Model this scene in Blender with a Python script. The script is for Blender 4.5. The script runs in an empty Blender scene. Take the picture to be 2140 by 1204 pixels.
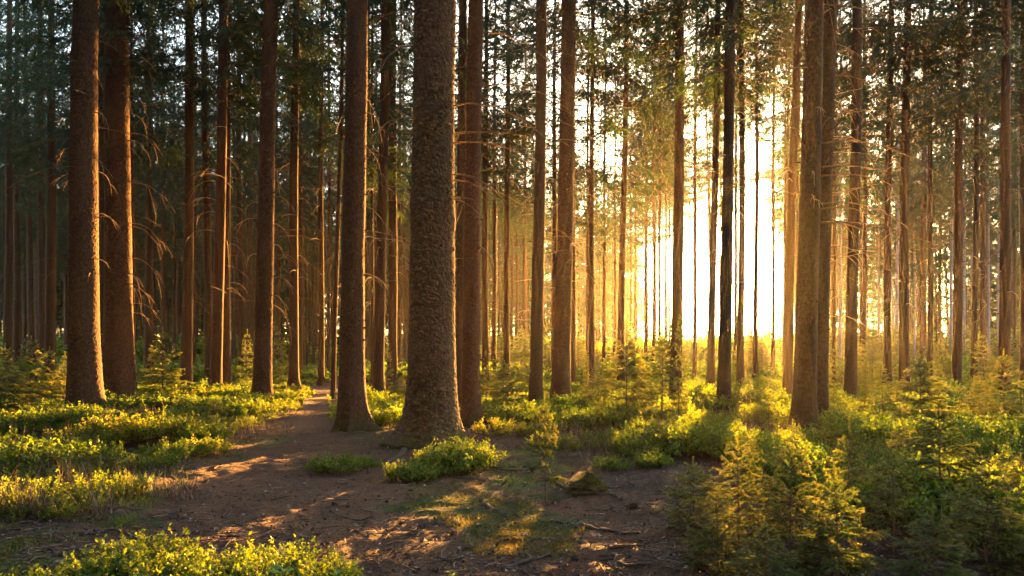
import bpy, math, random
import numpy as np
from mathutils import Vector
R = math.radians
rng = np.random.default_rng(7)
random.seed(7)
S = bpy.context.scene
COL = S.collection

# ------------------------------------------------------------------ camera
F = 1427.0            # focal length in photo pixels (photo 2140 wide)
CX, HY = 1070.0, 745.0   # principal column, horizon row of the photo
cam = bpy.data.cameras.new('camera'); camo = bpy.data.objects.new('camera', cam); COL.objects.link(camo)
cam.sensor_width = 36; cam.lens = 36 * F / 2140
cam.shift_y = (HY - 602) / 2140.0
cam.clip_start = 0.05; cam.clip_end = 2000
camo.location = (0, 0, 1.0); camo.rotation_euler = (R(90), 0, 0)
S.camera = camo

# ------------------------------------------------------------------ light
SUN_AZ, SUN_EL = 19.25, 6.0     # degrees right of the view axis, above the horizon
w = bpy.data.worlds.new('World'); S.world = w; w.use_nodes = True
nt = w.node_tree; nt.nodes.clear()
sky = nt.nodes.new('ShaderNodeTexSky'); sky.sky_type = 'NISHITA'; sky.sun_disc = False
sky.sun_elevation = R(SUN_EL); sky.sun_rotation = R(SUN_AZ)
sky.air_density = 1.0; sky.dust_density = 2.2; sky.ozone_density = 1.0
bg = nt.nodes.new('ShaderNodeBackground'); bg.inputs['Strength'].default_value = 0.115
wo = nt.nodes.new('ShaderNodeOutputWorld')
nt.links.new(sky.outputs[0], bg.inputs[0]); nt.links.new(bg.outputs[0], wo.inputs[0])
sl = bpy.data.lights.new('sun', 'SUN'); sl.energy = 5.0; sl.angle = R(0.6); sl.color = (1.0, 0.46, 0.09)
so = bpy.data.objects.new('sun', sl); COL.objects.link(so)
SD = Vector((math.sin(R(SUN_AZ)) * math.cos(R(SUN_EL)), math.cos(R(SUN_AZ)) * math.cos(R(SUN_EL)), math.sin(R(SUN_EL))))
so.rotation_euler = SD.to_track_quat('Z', 'Y').to_euler()
S.view_settings.view_transform = 'Standard'; S.view_settings.look = 'None'
S.view_settings.exposure = 4.45; S.view_settings.gamma = 1.0
S.render.engine = 'CYCLES'
c = S.cycles
c.max_bounces = 6; c.diffuse_bounces = 3; c.glossy_bounces = 2; c.transmission_bounces = 4
c.volume_bounces = 0; c.transparent_max_bounces = 6
c.use_denoising = True; c.use_adaptive_sampling = True; c.adaptive_threshold = 0.01; c.denoising_prefilter = 'ACCURATE'
c.sample_clamp_indirect = 6.0; c.caustics_reflective = False; c.caustics_refractive = False

# ------------------------------------------------------------------ helpers
def tag(o, label=None, cat=None, group=None, kind=None):
    if label: o['label'] = label
    if cat: o['category'] = cat
    if group: o['group'] = group
    if kind: o['kind'] = kind
    return o

def mesh(name, V, Fs, attr=None, smooth=False):
    """V (n,3); Fs a list of (m,3) or (m,4) index arrays; attr a per-vertex float."""
    if not isinstance(Fs, (list, tuple)): Fs = [Fs]
    Fs = [np.asarray(f, dtype=np.int32) for f in Fs if len(f)]
    me = bpy.data.meshes.new(name)
    V = np.asarray(V, dtype=np.float32)
    me.vertices.add(len(V)); me.vertices.foreach_set('co', V.ravel())
    idx = np.concatenate([f.ravel() for f in Fs]); cnt = np.concatenate([np.full(len(f), f.shape[1], np.int32) for f in Fs])
    me.loops.add(len(idx)); me.loops.foreach_set('vertex_index', idx)
    me.polygons.add(len(cnt)); st = np.zeros(len(cnt), np.int32); st[1:] = np.cumsum(cnt)[:-1]
    me.polygons.foreach_set('loop_start', st)
    if smooth: me.polygons.foreach_set('use_smooth', np.ones(len(cnt), bool))
    if attr is not None:
        for k, v in attr.items():
            a = me.attributes.new(k, 'FLOAT', 'POINT'); a.data.foreach_set('value', np.asarray(v, np.float32).ravel())
    me.update(calc_edges=True)
    return me

def link(name, me, mat=None, parent=None, loc=(0, 0, 0), rz=0.0, sc=None):
    o = bpy.data.objects.new(name, me); COL.objects.link(o)
    if mat and me is not None and not me.materials: me.materials.append(mat)
    if parent: o.parent = parent
    o.location = loc; o.rotation_euler = (0, 0, rz)
    if sc is not None: o.scale = sc if hasattr(sc, '__len__') else (sc, sc, sc)
    return o

class Geo:
    def __init__(s): s.V = []; s.T = []; s.Q = []; s.A = []; s.n = 0
    def add(s, V, T=None, Q=None, a=0.5):
        V = np.asarray(V, float).reshape(-1, 3)
        if T is not None and len(T): s.T.append(np.asarray(T) + s.n)
        if Q is not None and len(Q): s.Q.append(np.asarray(Q) + s.n)
        s.V.append(V); s.A.append(np.broadcast_to(np.asarray(a, float), (len(V),)).copy()); s.n += len(V)
    def arr(s):
        V = np.concatenate(s.V); A = np.concatenate(s.A)
        T = np.concatenate(s.T) if s.T else np.zeros((0, 3), int)
        Q = np.concatenate(s.Q) if s.Q else np.zeros((0, 4), int)
        return V, T, Q, A
    def mesh(s, name, smooth=False):
        V, T, Q, A = s.arr()
        return mesh(name, V, [T, Q], {'v': A}, smooth)

def join(parts):
    g = Geo()
    for V, T, Q, A in parts: g.add(V, T, Q, A)
    return g

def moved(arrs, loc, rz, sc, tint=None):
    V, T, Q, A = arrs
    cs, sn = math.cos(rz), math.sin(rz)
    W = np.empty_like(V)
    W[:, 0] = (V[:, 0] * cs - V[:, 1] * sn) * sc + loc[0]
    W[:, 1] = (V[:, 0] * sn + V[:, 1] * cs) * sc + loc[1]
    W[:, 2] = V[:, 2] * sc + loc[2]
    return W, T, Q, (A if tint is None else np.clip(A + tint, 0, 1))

def norm(a): return a / np.maximum(np.linalg.norm(a, axis=-1, keepdims=True), 1e-9)

def blades(P, D, L, W, r=rng):
    """one thin triangle per needle: base P, direction D, length L, width W"""
    n = len(P); D = norm(D)
    side = norm(np.cross(D, r.normal(size=(n, 3)))) * (np.broadcast_to(W, (n,))[:, None] / 2)
    V = np.empty((n, 3, 3)); V[:, 0] = P - side; V[:, 1] = P + side
    V[:, 2] = P + D * np.broadcast_to(L, (n,))[:, None]
    return V.reshape(-1, 3), np.arange(n * 3).reshape(n, 3)

def leaves(P, D, L, W, r=rng, fold=0.35):
    """folded four-sided leaves: base P, direction D"""
    n = len(P); D = norm(D)
    L = np.broadcast_to(L, (n,))[:, None]; W = np.broadcast_to(W, (n,))[:, None]
    side = norm(np.cross(D, r.normal(size=(n, 3)) * 0.6 + np.array([0, 0, 1.0])))
    up = np.cross(side, D)
    V = np.empty((n, 4, 3)); V[:, 0] = P; V[:, 2] = P + D * L
    V[:, 1] = P + D * L * 0.45 + side * W / 2 + up * W * fold * 0.5
    V[:, 3] = P + D * L * 0.45 - side * W / 2 + up * W * fold * 0.5
    i = np.arange(n)[:, None] * 4
    T = np.concatenate([i + [0, 1, 2], i + [0, 2, 3]])
    return V.reshape(-1, 3), T

def tube(g, P, r, k=5, a=0.5, cap=True):
    """tapered tube along points P with radii r"""
    P = np.asarray(P, float); n = len(P); r = np.broadcast_to(np.asarray(r, float), (n,))
    d = norm(np.gradient(P, axis=0))
    ref = np.array([0.13, 0.2, 1.0]) if abs(d[0, 2]) < 0.8 else np.array([1.0, 0.1, 0.1])
    s = norm(np.cross(d, ref)); u = np.cross(s, d)
    th = np.arange(k) * 2 * math.pi / k
    V = (P[:, None] + r[:, None, None] * (np.cos(th)[None, :, None] * s[:, None] + np.sin(th)[None, :, None] * u[:, None])).reshape(-1, 3)
    i = np.arange(n - 1)[:, None] * k; j = np.arange(k)[None]
    q = np.stack([i + j, i + (j + 1) % k, i + k + (j + 1) % k, i + k + j], -1).reshape(-1, 4)
    T = []
    if cap:
        T = [[0, m + 1, m] for m in range(1, k - 1)] + [[(n - 1) * k, (n - 1) * k + m, (n - 1) * k + m + 1] for m in range(1, k - 1)]
    g.add(V, T, q, a)

def h2(i, j, s=0):
    """integer lattice hash -> [0,1)"""
    i = np.asarray(i, np.int64); j = np.asarray(j, np.int64)
    n = (i * 374761393 + j * 668265263 + s * 2147483647 + 1013904223) & 0xFFFFFFFF
    n = ((n ^ (n >> 13)) * 1274126177) & 0xFFFFFFFF
    n = ((n ^ (n >> 16)) * 2246822519) & 0xFFFFFFFF
    return ((n ^ (n >> 15)) & 0xFFFFFF) / float(0x1000000)

def vnoise(x, y, s=0, per=None):
    x = np.asarray(x, float); y = np.asarray(y, float)
    i = np.floor(x).astype(np.int64); j = np.floor(y).astype(np.int64); u = x - i; v = y - j
    u = u * u * (3 - 2 * u); v = v * v * (3 - 2 * v)
    m = (lambda a: a % per) if per else (lambda a: a)
    return (h2(m(i), j, s) * (1 - u) + h2(m(i + 1), j, s) * u) * (1 - v) + (h2(m(i), j + 1, s) * (1 - u) + h2(m(i + 1), j + 1, s) * u) * v

def fbm(x, y, s=0, o=4, g=0.5):
    t = 0; a = 1; n = 0
    for k in range(o):
        t = t + a * vnoise(x * 2 ** k + 17 * k, y * 2 ** k + 5 * k, s + k); n += a; a *= g
    return t / n

# ------------------------------------------------------------------ materials
def newmat(name):
    m = bpy.data.materials.new(name); m.use_nodes = True; t = m.node_tree; t.nodes.clear()
    out = t.nodes.new('ShaderNodeOutputMaterial')
    return m, t, out
def N(t, k, **kw):
    n = t.nodes.new(k)
    for a, b in kw.items():
        if a in n.inputs: n.inputs[a].default_value = b
        else: setattr(n, a, b)
    return n
def ramp(t, fac, stops):
    r = t.nodes.new('ShaderNodeValToRGB'); e = r.color_ramp.elements
    while len(e) < len(stops): e.new(0.5)
    for i, (p, col) in enumerate(stops): e[i].position = p; e[i].color = (*col, 1)
    t.links.new(fac, r.inputs[0]); return r.outputs[0]
def mixc(t, fac, a, b):
    m = t.nodes.new('ShaderNodeMix'); m.data_type = 'RGBA'
    if isinstance(fac, float): m.inputs[0].default_value = fac
    else: t.links.new(fac, m.inputs[0])
    for s, v in ((6, a), (7, b)):
        if isinstance(v, tuple): m.inputs[s].default_value = (*v, 1)
        else: t.links.new(v, m.inputs[s])
    return m.outputs[2]
def noise(t, scale, detail=5, rough=0.6, vec=None):
    n = N(t, 'ShaderNodeTexNoise'); n.inputs['Scale'].default_value = scale; n.inputs['Detail'].default_value = detail
    n.inputs['Roughness'].default_value = rough
    if vec is not None: t.links.new(vec, n.inputs['Vector'])
    return n.outputs['Fac']
def leafmat(name, stops, trans=0.5, gloss=0.06, tcol=(1.35, 1.25, 0.35), rnd=0.35):
    m, t, out = newmat(name)
    a = N(t, 'ShaderNodeAttribute', attribute_name='v')
    oi = N(t, 'ShaderNodeObjectInfo')
    ad = N(t, 'ShaderNodeMath', operation='MULTIPLY_ADD'); t.links.new(oi.outputs['Random'], ad.inputs[0]); ad.inputs[1].default_value = rnd
    t.links.new(a.outputs['Fac'], ad.inputs[2])
    sb = N(t, 'ShaderNodeMath', operation='SUBTRACT'); t.links.new(ad.outputs[0], sb.inputs[0]); sb.inputs[1].default_value = rnd / 2
    col = ramp(t, sb.outputs[0], stops)
    d = N(t, 'ShaderNodeBsdfDiffuse'); t.links.new(col, d.inputs[0])
    tr = N(t, 'ShaderNodeBsdfTranslucent')
    mu = t.nodes.new('ShaderNodeMix'); mu.data_type = 'RGBA'; mu.blend_type = 'MULTIPLY'; mu.inputs[0].default_value = 1; mu.clamp_result = False
    t.links.new(col, mu.inputs[6]); mu.inputs[7].default_value = (*tcol, 1)
    t.links.new(mu.outputs[2], tr.inputs[0])
    mx = N(t, 'ShaderNodeMixShader'); mx.inputs[0].default_value = trans
    t.links.new(d.outputs[0], mx.inputs[1]); t.links.new(tr.outputs[0], mx.inputs[2])
    gl = N(t, 'ShaderNodeBsdfGlossy'); gl.inputs['Roughness'].default_value = 0.42; gl.inputs[0].default_value = (0.9, 0.9, 0.9, 1)
    m2 = N(t, 'ShaderNodeMixShader'); m2.inputs[0].default_value = gloss
    t.links.new(mx.outputs[0], m2.inputs[1]); t.links.new(gl.outputs[0], m2.inputs[2])
    t.links.new(m2.outputs[0], out.inputs[0]); return m

M = {}
M['crown'] = leafmat('spruce_needles', [(0, (.01, .028, .013)), (.5, (.02, .05, .018)), (1, (.045, .075, .02))], 0.4, 0.04)
M['sapling'] = leafmat('young_spruce_needles', [(0, (.02, .05, .016)), (.5, (.07, .11, .02)), (1, (.26, .24, .04))], 0.5, 0.08)
M['bilberry'] = leafmat('bilberry_leaves', [(0, (.04, .085, .012)), (.5, (.12, .19, .022)), (.9, (.28, .31, .04)), (1, (.3, .2, .06))], 0.55, 0.03, rnd=0.15)
M['seedling'] = leafmat('broad_leaves', [(0, (.14, .26, .03)), (1, (.26, .34, .05))], 0.55, 0.05, rnd=0.1)
M['moss'] = leafmat('moss_tufts', [(0, (.05, .07, .012)), (.5, (.12, .13, .02)), (1, (.28, .2, .03))], 0.35, 0.02, rnd=0.1)

def barkmat(name, c0, c1, c2, bump=0.5, scale=1.0, moss=0.0, attr=True):
    m, t, out = newmat(name)
    tc = N(t, 'ShaderNodeTexCoord'); mp = N(t, 'ShaderNodeMapping'); t.links.new(tc.outputs['Object'], mp.inputs[0])
    mp.inputs['Scale'].default_value = (1, 1, 0.55)
    v = mp.outputs[0]
    a = N(t, 'ShaderNodeAttribute', attribute_name='v')
    n1 = noise(t, 3.2 * scale, 4, .6, v); n2 = noise(t, 42 * scale, 4, .7, v)
    cc = mixc(t, a.outputs['Fac'], c0, c1)
    rr = N(t, 'ShaderNodeMapRange'); t.links.new(n1, rr.inputs[0]); rr.inputs[1].default_value = .45; rr.inputs[2].default_value = .7
    cc = mixc(t, rr.outputs[0], cc, c2)
    r2 = N(t, 'ShaderNodeMapRange'); t.links.new(n2, r2.inputs[0]); r2.inputs[1].default_value = .3; r2.inputs[2].default_value = .75; r2.inputs[3].default_value = .55; r2.inputs[4].default_value = 1.35
    hs = N(t, 'ShaderNodeHueSaturation'); t.links.new(cc, hs.inputs['Color']); t.links.new(r2.outputs[0], hs.inputs['Value'])
    cc = hs.outputs[0]
    if moss:
        sx = N(t, 'ShaderNodeSeparateXYZ'); t.links.new(tc.outputs['Object'], sx.inputs[0])
        mr = N(t, 'ShaderNodeMapRange'); t.links.new(sx.outputs[2], mr.inputs[0]); mr.inputs[1].default_value = .75; mr.inputs[2].default_value = 0.0; mr.inputs[3].default_value = 0; mr.inputs[4].default_value = 1
        nn = noise(t, 9, 5, .65, v); mm = N(t, 'ShaderNodeMath', operation='MULTIPLY'); t.links.new(mr.outputs[0], mm.inputs[0]); t.links.new(nn, mm.inputs[1])
        m3 = N(t, 'ShaderNodeMapRange'); t.links.new(mm.outputs[0], m3.inputs[0]); m3.inputs[1].default_value = .28; m3.inputs[2].default_value = .5; m3.inputs[4].default_value = moss
        cc = mixc(t, m3.outputs[0], cc, (.06, .08, .02))
    vo = N(t, 'ShaderNodeTexVoronoi'); vo.inputs['Scale'].default_value = 28 * scale; t.links.new(v, vo.inputs['Vector'])
    ad = N(t, 'ShaderNodeMath', operation='ADD'); t.links.new(n2, ad.inputs[0]); t.links.new(vo.outputs['Distance'], ad.inputs[1])
    b = N(t, 'ShaderNodeBump'); b.inputs['Strength'].default_value = bump; b.inputs['Distance'].default_value = .012; t.links.new(ad.outputs[0], b.inputs['Height'])
    p = N(t, 'ShaderNodeBsdfPrincipled'); t.links.new(cc, p.inputs['Base Color']); p.inputs['Roughness'].default_value = .88
    p.inputs['Specular IOR Level'].default_value = .08
    t.links.new(b.outputs[0], p.inputs['Normal']); t.links.new(p.outputs[0], out.inputs[0]); return m
M['bark'] = barkmat('spruce_bark', (.05, .027, .017), (.15, .076, .042), (.09, .052, .032), .7, 1.0, .3)
M['bark_red'] = barkmat('reddish_spruce_bark', (.05, .026, .016), (.135, .066, .037), (.09, .048, .028), .7, 1.3, .25)
M['bark_grey'] = barkmat('grey_scaly_bark', (.05, .027, .015), (.18, .10, .058), (.10, .065, .036), .6, 1.0, .3)
M['bark_shade'] = barkmat('shade_toned_spruce_bark', (.028, .018, .013), (.085, .052, .036), (.055, .038, .026), .7, 1.0, .2)  # same bark, colour darkened to imitate backlit shade on trunks by the sun
M['bark_pale'] = barkmat('pale_bark', (.26, .24, .26), (.36, .33, .34), (.22, .2, .2), .5, 1.0)  # paler grey bark for some of the trunks at right
M['deadwood'] = barkmat('dead_twig_wood', (.2, .13, .08), (.34, .24, .15), (.16, .11, .08), .3, 2.0)
M['stem'] = barkmat('sapling_stem', (.12, .07, .04), (.2, .13, .08), (.1, .08, .05), .3, 3.0)

def groundmat():
    m, t, out = newmat('forest_floor')
    tc = N(t, 'ShaderNodeTexCoord'); v = tc.outputs['Object']
    pa = N(t, 'ShaderNodeAttribute', attribute_name='path').outputs['Fac']
    mo = N(t, 'ShaderNodeAttribute', attribute_name='moss').outputs['Fac']
    fine = noise(t, 60, 6, .75, v); mid = noise(t, 6, 5, .6, v); spk = noise(t, 190, 3, .8, v)
    dirt = ramp(t, fine, [(.25, (.045, .018, .008)), (.5, (.16, .07, .033)), (.72, (.34, .17, .085))])
    dirt = mixc(t, mid, dirt, (.19, .088, .042))
    lit = ramp(t, fine, [(.3, (.022, .014, .009)), (.55, (.075, .042, .022)), (.75, (.14, .09, .05))])
    gr = ramp(t, spk, [(.3, (.03, .034, .008)), (.55, (.09, .10, .016)), (.75, (.2, .18, .03))])
    cc = mixc(t, pa, lit, dirt)
    ad = N(t, 'ShaderNodeMath', operation='MULTIPLY_ADD'); t.links.new(mid, ad.inputs[0]); ad.inputs[1].default_value = .9; t.links.new(mo, ad.inputs[2])
    mr = N(t, 'ShaderNodeMapRange'); t.links.new(ad.outputs[0], mr.inputs[0]); mr.inputs[1].default_value = .85; mr.inputs[2].default_value = 1.1
    cc = mixc(t, mr.outputs[0], cc, gr)
    s = N(t, 'ShaderNodeMath', operation='MULTIPLY_ADD'); t.links.new(spk, s.inputs[0]); s.inputs[1].default_value = .5; t.links.new(fine, s.inputs[2])
    b = N(t, 'ShaderNodeBump'); b.inputs['Strength'].default_value = .9; b.inputs['Distance'].default_value = .03; t.links.new(s.outputs[0], b.inputs['Height'])
    p = N(t, 'ShaderNodeBsdfPrincipled'); t.links.new(cc, p.inputs['Base Color']); p.inputs['Roughness'].default_value = .85
    p.inputs['Specular IOR Level'].default_value = .3
    t.links.new(b.outputs[0], p.inputs['Normal']); t.links.new(p.outputs[0], out.inputs[0]); return m
M['ground'] = groundmat()
def plainmat(name, stops, scale=40, bump=.4, rough=.85):
    m, t, out = newmat(name)
    tc = N(t, 'ShaderNodeTexCoord'); f = noise(t, scale, 4, .7, tc.outputs['Object'])
    a = N(t, 'ShaderNodeAttribute', attribute_name='v').outputs['Fac']
    av = N(t, 'ShaderNodeMath', operation='MULTIPLY_ADD'); t.links.new(f, av.inputs[0]); av.inputs[1].default_value = .6
    sb = N(t, 'ShaderNodeMath', operation='MULTIPLY_ADD'); t.links.new(a, sb.inputs[0]); sb.inputs[1].default_value = .8; sb.inputs[2].default_value = -.2
    t.links.new(sb.outputs[0], av.inputs[2])
    p = N(t, 'ShaderNodeBsdfPrincipled'); t.links.new(ramp(t, av.outputs[0], stops), p.inputs['Base Color']); p.inputs['Roughness'].default_value = rough
    b = N(t, 'ShaderNodeBump'); b.inputs['Strength'].default_value = bump; b.inputs['Distance'].default_value = .01; t.links.new(f, b.inputs['Height'])
    t.links.new(b.outputs[0], p.inputs['Normal']); t.links.new(p.outputs[0], out.inputs[0]); return m
M['litter'] = plainmat('leaf_litter', [(0, (.03, .018, .012)), (.5, (.12, .07, .045)), (.85, (.26, .17, .11)), (1, (.42, .33, .24))])
M['cone'] = plainmat('cone_scales', [(0, (.05, .025, .018)), (1, (.16, .09, .06))], 60)
M['stick'] = plainmat('fallen_wood', [(0, (.035, .022, .014)), (.5, (.085, .052, .034)), (1, (.2, .14, .09))], 50)

# ------------------------------------------------------------------ terrain
PATH = np.array([(1.5, -.4, 1.9), (2.8, -.6, 1.75), (4, -.75, 1.7), (5.6, -1.35, 1.45), (7, -2.15, .95), (9.2, -2.9, .5), (12.4, -3.6, .42), (17, -4.5, .4), (25, -6.3, .4), (40, -11, .4)])
def path_dist(x, y):
    """signed: <0 inside the path"""
    c = np.interp(y, PATH[:, 0], PATH[:, 1]); hw = np.interp(y, PATH[:, 0], PATH[:, 2])
    return np.abs(x - c) - hw
MOUNDS = [(-.86, 7.5, .8, .08), (-2.1, 9.0, .6, .04), (-.55, 9.3, .6, .03), (1.3, 5.3, 1.0, .05), (-7.5, 12.2, .9, .03)]
def gh(x, y):
    x = np.asarray(x, float); y = np.asarray(y, float)
    pd = path_dist(x, y); inside = 1 / (1 + np.exp(pd * 4))
    z = .10 * (fbm(x * .35, y * .35, 3, 3) - .5) + .05 * (fbm(x * 1.6, y * 1.6, 9, 3) - .5) * (1 - .6 * inside)
    z = z - .04 * inside - .005
    for mx, my, mr, mh in MOUNDS: z = z + mh * np.exp(-((x - mx) ** 2 + (y - my) ** 2) / mr ** 2)
    r = np.hypot(x, y)
    z = z + .9 * np.clip((r - 45) / 60, 0, 1) ** 1.3
    return z
def gfine(x, y):
    x = np.asarray(x, float); y = np.asarray(y, float)
    fine = (fbm(x * 7, y * 7, 21, 4, .6) - .5) * .06 + (fbm(x * 28, y * 28, 31, 2) - .5) * .014
    return gh(x, y) + fine * np.clip((16 - np.hypot(x, y)) / 8, 0, 1)
def wx(px, D): return (px - CX) / F * D

# regions of ground cover, as convex quads in plan given by photo rows/columns
def inpoly(px, py, poly):
    r = np.zeros(np.shape(px), bool); n = len(poly)
    for i in range(n):
        x0, y0 = poly[i]; x1, y1 = poly[(i + 1) % n]
        c_ = ((y0 > py) != (y1 > py)) & (px < (x1 - x0) * (py - y0) / ((y1 - y0) or 1e-9) + x0)
        r ^= c_
    return r
def topix(x, y): return CX + F * x / np.maximum(y, .1), HY + F / np.maximum(y, .1)
VEG = [  # polygons (photo px of the ground contact point) grown over with bilberry
    [(-400, 800), (640, 800), (640, 868), (590, 905), (470, 935), (430, 962), (330, 985), (180, 950), (120, 1000), (-400, 1060)],
    [(-300, 1005), (120, 1000), (330, 1015), (340, 1050), (260, 1085), (120, 1095), (-300, 1100)],
    [(700, 826), (850, 826), (850, 900), (800, 905), (700, 870)],
    [(980, 795), (2600, 795), (2600, 960), (2000, 985), (1420, 960), (1340, 985), (1230, 975), (1180, 930), (1020, 915)],
    [(1560, 930), (2600, 930), (2600, 1500), (2060, 1300), (1900, 1100), (1560, 1010)],
]
def veg(x, y):
    jx = (fbm(np.asarray(x) * 2.2, np.asarray(y) * 2.2, 141, 3) - .5) * 1.3; jy = (fbm(np.asarray(x) * 2.2, np.asarray(y) * 2.2, 151, 3) - .5) * 1.3
    px, py = topix(x + jx, y + jy)
    m = np.zeros(np.shape(x), bool)
    for p in VEG: m |= inpoly(px, py, p)
    m |= (y > 24) & (path_dist(x, y) > .1)
    return m
MOSS = [[(860, 985), (1100, 985), (1240, 1060), (1200, 1140), (1000, 1140), (930, 1080), (840, 1040)],
        [(1000, 1015), (1160, 1015), (1250, 1075), (1150, 1130), (1010, 1125)],
        [(-300, 1060), (260, 1075), (330, 1100), (150, 1180), (-300, 1300)],
        [(300, 940), (600, 895), (640, 905), (500, 950), (330, 975)],
        [(760, 880), (860, 930), (980, 950), (1180, 930), (1240, 1000), (1000, 1000), (830, 980)]]
def build_ground():
    def grid(xs, ys):
        X, Y = np.meshgrid(xs, ys); return X, Y
    a = np.concatenate([-np.geomspace(6, 170, 46)[::-1], np.arange(-5.95, 6, .035), np.geomspace(6, 170, 46)])
    b = np.concatenate([np.linspace(-150, -3, 14), np.linspace(-2.5, 2.0, 20), np.arange(2.05, 9, .035), np.geomspace(9, 170, 130)])
    X, Y = grid(a, b)
    Z = gfine(X, Y)
    pd = path_dist(X, Y) + (fbm(X * 3, Y * 3, 5, 3) - .5) * .7
    path = 1 / (1 + np.exp(pd * 7))
    px, py = topix(X + (fbm(X * 3, Y * 3, 18, 4) - .5) * .8, Y + (fbm(X * 3, Y * 3, 8, 4) - .5) * .9)
    ms = np.zeros(X.shape)
    for p in MOSS: ms = np.maximum(ms, inpoly(px, py, p) * .75)
    ms = np.maximum(ms, veg(X, Y) * .35) * np.where(Y < 1, 0, 1)
    ms = ms * np.clip((fbm(X * 2.6, Y * 2.6, 77, 5, .62) - .38) * 5, 0, 1.15)
    n, k = X.shape
    i = np.arange(n - 1)[:, None] * k; j = np.arange(k - 1)[None]
    q = np.stack([i + j, i + j + 1, i + k + j + 1, i + k + j], -1).reshape(-1, 4)
    me = mesh('ground', np.stack([X, Y, Z], -1).reshape(-1, 3), [q], {'path': path, 'moss': ms}, True)
    tag(link('ground', me, M['ground']), 'brown forest floor with a trodden earth path and moss', None, None, 'structure')
build_ground()

# ------------------------------------------------------------------ trunks
def trunk_mesh(name, rad, lean, H, seg, zs, cell=0.0, amp=0.0, seed=0, flare=.45, roots=5, curve=0.0, knots=(), lump=(), root_dir=None):
    """rad: radius at 1.7 m; lean (dx per metre of height); zs: ring heights"""
    th = np.arange(seg) * 2 * math.pi / seg
    Z, TH = np.meshgrid(zs, th, indexing='ij')
    taper = np.interp(Z, [-1, 1.7, H * .5, H], [1.06, 1.0, .72, .06])
    Rr = rad * taper
    fl = flare * np.exp(-np.clip(Z, 0, None) / .32) + .16 * np.exp(-np.clip(Z, 0, None) / 1.1)
    lob = np.zeros_like(TH); r_ = np.random.default_rng(seed)
    for k in range(roots):
        ang = 2 * math.pi * k / roots + r_.uniform(-.4, .4)
        lob = np.maximum(lob, r_.uniform(.5, 1.2) * np.exp(-(np.angle(np.exp(1j * (TH - ang))) / .28) ** 2))
    Rr = Rr * (1 + fl * .8 + lob * flare * 1.35 * np.exp(-np.clip(Z, 0, None) / .17))
    if root_dir is not None:
        for ang, amt in root_dir:
            Rr = Rr + rad * amt * np.exp(-(np.angle(np.exp(1j * (TH - ang))) / .5) ** 2) * np.exp(-np.clip(Z, 0, None) / .16)
    Rr = Rr * (1 + .07 * (vnoise(TH / (2 * math.pi) * 6, Z * 1.3, seed + 4, 6) - .5) + .05 * (vnoise(TH / (2 * math.pi) * 3, Z * .35, seed + 5, 3) - .5))
    for zk, ak, wk, hk in lump:
        Rr = Rr + hk * np.exp(-((Z - zk) / wk) ** 2) * (.6 + .4 * np.cos(TH - ak))
    att = np.full(TH.shape, .4)
    if cell > 0:
        nu = max(6, int(round(2 * math.pi * rad / cell)))
        U = TH / (2 * math.pi) * nu; Vv = Z / (cell * .85)
        K = max(3, nu // 2); W1 = TH / (2 * math.pi) * K; U = U + .8 * (vnoise(W1, Vv * .5, seed + 8, K) - .5); Vv = Vv + .9 * (vnoise(W1, Vv * .45, seed + 9, K) - .5)
        i0 = np.floor(U).astype(np.int64); j0 = np.floor(Vv).astype(np.int64)
        best = np.full(U.shape, 9.); second = np.full(U.shape, 9.); cid = np.zeros(U.shape); dv = np.zeros(U.shape); du = np.zeros(U.shape)
        for di in (-1, 0, 1):
            for dj in (-1, 0, 1):
                ci = i0 + di; cj = j0 + dj; cm = ci % nu
                ox = h2(cm, cj, seed + 1); oy = h2(cm, cj, seed + 2)
                ex = U - ci - ox; ey = Vv - cj - oy; d = np.hypot(ex, ey)
                m = d < best
                second = np.where(m, best, np.minimum(second, d)); best = np.where(m, d, best)
                cid = np.where(m, h2(cm, cj, seed + 3), cid); dv = np.where(m, ey, dv); du = np.where(m, ex, du)
        edge = np.clip((second - best) / .16, 0, 1)
        hgt = edge * (.5 + .5 * cid) - dv * .75 * cid + du * (h2((cid * 1e6).astype(np.int64), 7, 1) - .5) * .6
        fadez = np.clip((zs.max() - Z), 0, 1) * 0 + 1
        patch = .45 + 1.1 * vnoise(TH / (2 * math.pi) * 5, Z * 2.2, seed + 21, 5)
        Rr = Rr + amp * patch * (hgt - .5) + amp * .9 * (vnoise(U * 3, Vv * 3, seed + 11, nu * 3) - .5)
        att = np.clip((cid - .5) * .6 * patch + .45 * vnoise(TH / (2 * math.pi) * 8, Z * 1.6, seed + 23, 8) + .2 + .2 * vnoise(U * 2, Vv * 2, seed + 12, nu * 2), 0, 1)
    ox = lean * Z + curve * np.exp(-np.clip(Z, 0, None) / .8) + .018 * np.sin(Z * .55 + seed)
    oy = .015 * np.sin(Z * .43 + seed * 2)
    V = np.stack([ox + Rr * np.cos(TH), oy + Rr * np.sin(TH), Z], -1).reshape(-1, 3)
    n = len(zs); k = seg
    i = np.arange(n - 1)[:, None] * k; j = np.arange(k)[None]
    q = np.stack([i + j, i + (j + 1) % k, i + k + (j + 1) % k, i + k + j], -1).reshape(-1, 4)
    g = Geo(); g.add(V, None, q, att.ravel())
    # knots / snapped branch stubs growing out of the bark
    for (zk, ak, lk) in knots:
        rr = rad * float(np.interp(zk, [-1, 1.7, H * .5, H], [1.06, 1.0, .72, .06])) * (1 + .16 * math.exp(-zk / 1.1))
        c_ = np.array([lean * zk, 0, zk]); d = np.array([math.cos(ak), math.sin(ak), .25])
        P = np.array([c_ + d * rr * .9, c_ + d * (rr + lk * .5) - [0, 0, lk * .1], c_ + d * (rr + lk)])
        tube(g, P, [.016, .009, .006], 5, .3)
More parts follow.
